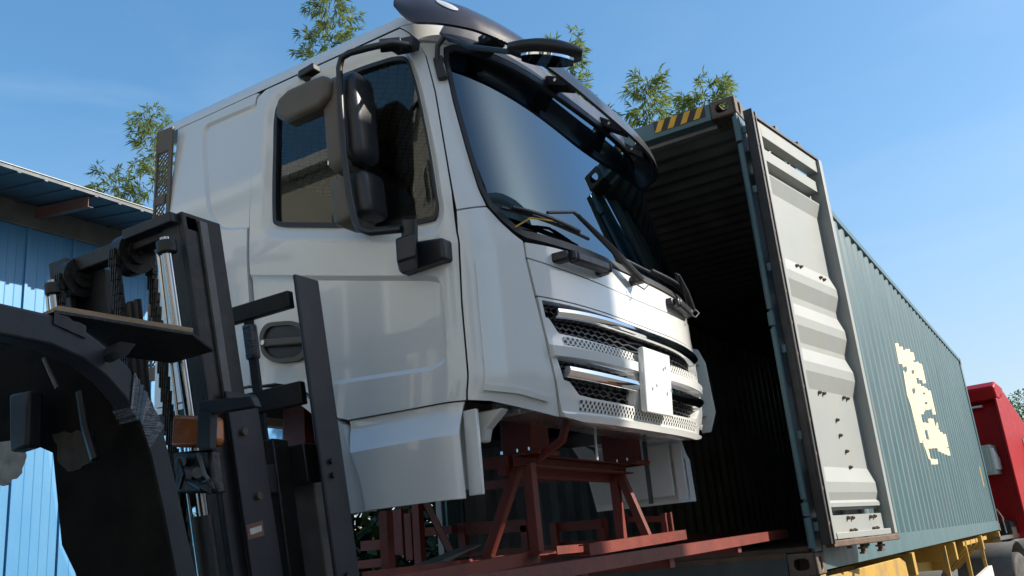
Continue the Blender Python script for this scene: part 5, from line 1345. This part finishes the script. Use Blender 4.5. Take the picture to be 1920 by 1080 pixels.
# ------------------------------------------------------------------ plants
def leaf(m, p, d, L, wd, droop=.25):
    d = d.normalized(); sd_ = d.cross(Vector((0, 0, 1)))
    sd_ = (sd_.normalized() if sd_.length > .05 else Vector((1, 0, 0)))
    sd_ = (sd_ + Vector((0, 0, random.uniform(-.8, .8)))).normalized()
    mid = p + d * L * .4; tip = p + d * L + Vector((0, 0, -L * droop))
    m.add([p, mid + sd_ * wd, tip, mid - sd_ * wd], [(0, 1, 2), (0, 2, 3)])
def rv(a=1): return Vector((random.uniform(-a, a), random.uniform(-a, a), random.uniform(-a, a)))
def bamboo(label, top, h, bend, seed, dens=1.0, spread=1.0, ncul=2, LL=.20):
    random.seed(seed)
    base = Vector((top.x - bend.x * .9, top.y - bend.y * .9, GZ))
    t = thing('bamboo', label, 'bamboo', base, 'bamboo rising beyond the container and the cab')
    lm = MB()
    for c in range(ncul):
        off = Vector((random.uniform(-.35, .35), random.uniform(-.35, .35), 0)) if c else Vector((0, 0, 0)); sc = 1 - .13 * c
        tp = Vector((top.x, top.y, GZ + (top.z - GZ) * sc)) + off * 2
        pts = []
        for k in range(13):
            f = k / 12; q = (base + off).lerp(tp, f); q += bend * (f ** 3 - f) * .5; pts.append(q)
        MB().tube(pts, [.035 * (1 - .93 * k / 12) + .003 for k in range(13)], 7).build('culm', CULM, t, smooth=True)
        nb = int(40 * dens)
        for b in range(nb):
            f = 1 - (b / nb) ** 1.15 * min(.9, h / (tp.z - GZ)); i = min(11, int(f * 12)); q = pts[i].lerp(pts[i + 1], f * 12 - i)
            az = b * 2.4 + random.uniform(-.4, .4); ln = (0.25 + .95 * (1 - f) ** .6 + random.uniform(0, .25)) * spread
            d = Vector((math.cos(az), math.sin(az), random.uniform(.15, .8)))
            e = q + d.normalized() * ln + Vector((0, 0, -.15 * ln))
            mid = q.lerp(e, .5) + Vector((0, 0, .06 * ln))
            lm.tube([q, mid, e], .004, 3, False)
            for s_ in range(int(5 + ln * 9)):
                g_ = random.uniform(.2, 1.0); o = (q.lerp(mid, g_ * 2) if g_ < .5 else mid.lerp(e, g_ * 2 - 1)) + rv(.05)
                tw = (d + rv(.9)).normalized(); te = o + tw * random.uniform(.06, .2)
                for _ in range(random.randint(5, 8)):
                    dd = (tw + rv(.8) + Vector((0, 0, -.35))); leaf(lm, te + rv(.03), dd, LL * random.uniform(.6, 1.15), LL * .08)
    lm.build('foliage', LEAFS, t, kind='stuff', recalc=False)
    return t
def top_at(Y, px, py): return at('Y', Y, px, py)
bamboo('bamboo rising highest behind the cab roof, its tip leaving the top of the picture', top_at(7.5, 622, -40), 3.2, Vector((.8, .2, 0)), 3, 1.0, .85, 2)
bamboo('leaning bamboo to the left of the cab, above the shed roof', top_at(6.9, 284, 222), 2.4, Vector((-1.2, .3, 0)), 11, .75, .85, 2)
bamboo('bamboo showing through and above the middle of the sun visor', top_at(8.5, 1056, 100), 2.6, Vector((.5, 0, 0)), 21, 1.0, .8, 2)
bamboo('small bamboo top just left of the container corner, by the visor end', top_at(9.0, 1128, 225), 1.6, Vector((.3, 0, 0)), 31, .6, .6, 1)
bamboo('thin upright bamboo beyond the container header', top_at(9.0, 1212, 158), 1.9, Vector((.2, 0, 0)), 41, .8, .6, 1)
bamboo('spreading bamboo directly behind the rusty container corner', top_at(10.5, 1322, 172), 2.2, Vector((.9, .2, 0)), 51, 1.1, 1.05, 3)
def bush(name, label, c, r, n, mat, seed, cat='shrub', L=.12):
    random.seed(seed); t = thing(name, label, cat, (c[0], c[1], GZ)); m = MB(); st_ = MB()
    for k in range(9):
        e = Vector(c) + Vector((random.uniform(-r, r), random.uniform(-r, r), random.uniform(-.2, .8) * r)); st_.tube([(c[0], c[1], GZ), Vector((c[0], c[1], GZ)).lerp(e, .5) + rv(.1), e], [.02, .014, .005], 5)
    st_.build('stem', BARK, t)
    for k in range(n):
        v = rv(1)
        if v.length > 1: continue
        p = Vector(c) + Vector((v.x * r, v.y * r, v.z * r * .9)); leaf(m, p, rv(1) + Vector((0, 0, .2)), L * random.uniform(.6, 1.2), L * .28)
    m.build('foliage', mat, t, kind='stuff', recalc=False)
bush('shrub', 'shade-darkened green shrub growing behind the steel cradle, left of the container', (-4.3, 0.9, -.1), 1.25, 7000, LEAF_SHADE, 5, L=.17)
bush('shrub', 'second shade-darkened shrub nearer the shed, partly hidden by the wheel arch', (-6.0, 1.3, -.1), 1.3, 7000, LEAF_SHADE, 6, L=.17)
bush('shrub', 'third shade-darkened shrub standing beside the left wall of the container', (-4.2, 3.2, .2), 1.4, 7000, LEAF_SHADE, 8, L=.17)
def tree(label, base, h, cr, seed, nl=620, ll=.20):
    random.seed(seed); t = thing('tree', label, 'tree', base); b = Vector(base)
    tk = MB(); tk.tube([b, b + Vector((.1, 0, h * .35)), b + Vector((0, .1, h * .7))], [.28, .2, .1], 9)
    cl = []
    for k in range(22):
        v = rv(1); c = b + Vector((v.x * cr, v.y * cr, h * .68 + v.z * cr * .75)); cl.append((c, random.uniform(.5, 1.0) * cr * .42))
        tk.tube([b + Vector((0, 0, h * .4)), (b + Vector((0, 0, h * .6))).lerp(c, .5), c], [.07, .05, .02], 5)
    tk.build('trunk', BARK, t, smooth=True)
    m = MB()
    for c, r_ in cl:
        for k in range(nl):
            v = rv(1)
            if v.length > 1: continue
            v = v.normalized() * (v.length ** .4); leaf(m, c + v * r_, rv(1) + v, ll * random.uniform(.6, 1.2), ll * .33)
    m.build('crown', LEAFD, t, kind='stuff', recalc=False)
    return t
tb = at('Y', 46, 1965, 800)
tree('round green tree far off beyond the red truck', (tb.x + .4, 46, GZ), 6.9, 2.7, 77, 2400, .15)

# trees across the yard to the right of the view (seen only mirrored in paint and glass)
def copy_thing(o, loc, label=None):
    c = o.copy(); C.objects.link(c); d = Vector(loc) - o.location; c.location = loc
    if label: c['label'] = label
    for ch in list(o.children):
        k = ch.copy(); C.objects.link(k); k.parent = c
    return c
t0 = tree('tall tree across the yard, nearest of the row on the right', (22, 12, GZ), 5.6, 2.4, 78, 500, .2); t0['group'] = 'trees across the yard'
for x, y, lb in ((24, 20, 'second tree of the row across the yard'), (23, 27, 'third tree of the row across the yard'), (24, 35, 'fourth tree of the row across the yard'), (22, 44, 'farthest tree of the row across the yard')):
    copy_thing(t0, (x, y, GZ), lb)
# ------------------------------------------------------------------ buildings round the yard behind and beside the camera (they shade the cab and mirror in its paint)
WH = thing('warehouse', 'long grey warehouse beyond the trees on the right side of the yard', 'building', (31, 26, GZ))
MB().box((27, 6, GZ), (36, 60, 6.6)).build('wall', FENDER, WH, bevel=.02)
MB().box((26.8, 5.8, 6.603), (36.2, 60.2, 7.0)).build('parapet', CONC, WH, bevel=.02)
for k in range(6): MB().box((26.95, 10 + k * 8, GZ), (26.995, 13.5 + k * 8, 3.0)).build('roller_door', GREYBOX, WH)
def block(name, label, lo, hi, mat, face, nx, nz, ww, wh, z_first, dz):
    t = thing(name, label, 'building', ((lo[0] + hi[0]) / 2, (lo[1] + hi[1]) / 2, GZ))
    MB().box(lo, hi).build('wall', mat, t, bevel=.02)
    MB().box((lo[0] - .2, lo[1] - .2, hi[2] + .003), (hi[0] + .2, hi[1] + .2, hi[2] + .3)).build('parapet', WHITEF, t, bevel=.02)
    for i in range(nx):
        for j in range(nz):
            z = z_first + j * dz
            if face == 'y': 
                x = lo[0] + (i + .5) * (hi[0] - lo[0]) / nx; y = hi[1]
                f = MB()
                f.box((x - ww / 2 - .08, y, z - .08), (x + ww / 2 + .08, y + .05, z)); f.box((x - ww / 2 - .08, y, z + wh), (x + ww / 2 + .08, y + .05, z + wh + .08)); f.box((x - ww / 2 - .08, y, z), (x - ww / 2, y + .05, z + wh)); f.box((x + ww / 2, y, z), (x + ww / 2 + .08, y + .05, z + wh)); f.box((x - .03, y, z), (x + .03, y + .045, z + wh))
                w_ = f.build('window', WHITEF, t); MB().box((x - ww / 2, y + .002, z), (x + ww / 2, y + .012, z + wh)).build('pane', WINDK, w_)
            else:
                y = lo[1] + (i + .5) * (hi[1] - lo[1]) / nx; x = lo[0]
                f = MB()
                f.box((x - .05, y - ww / 2 - .08, z - .08), (x, y + ww / 2 + .08, z)); f.box((x - .05, y - ww / 2 - .08, z + wh), (x, y + ww / 2 + .08, z + wh + .08)); f.box((x - .05, y - ww / 2 - .08, z), (x, y - ww / 2, z + wh)); f.box((x - .05, y + ww / 2, z), (x, y + ww / 2 + .08, z + wh)); f.box((x - .045, y - .03, z), (x, y + .03, z + wh))
                w_ = f.build('window', WHITEF, t); MB().box((x - .012, y - ww / 2, z), (x - .002, y + ww / 2, z + wh)).build('pane', WINDK, w_)
block('office_building', 'cream office block with white framed windows behind the viewer', (-16, -22, GZ), (7, -11, 9.5), PLAST, 'y', 8, 3, 1.7, 1.7, .2, 3.2)
block('shade_building', 'plain rendered block out of view on the right, added to shade the cab front', (8.0, -4.4, GZ), (14.0, 3.0, 8.35), WHITEF, 'x', 3, 1, 1.6, 1.5, .2, 3.2)  # unseen block, set and sized to throw shade on the cab nose
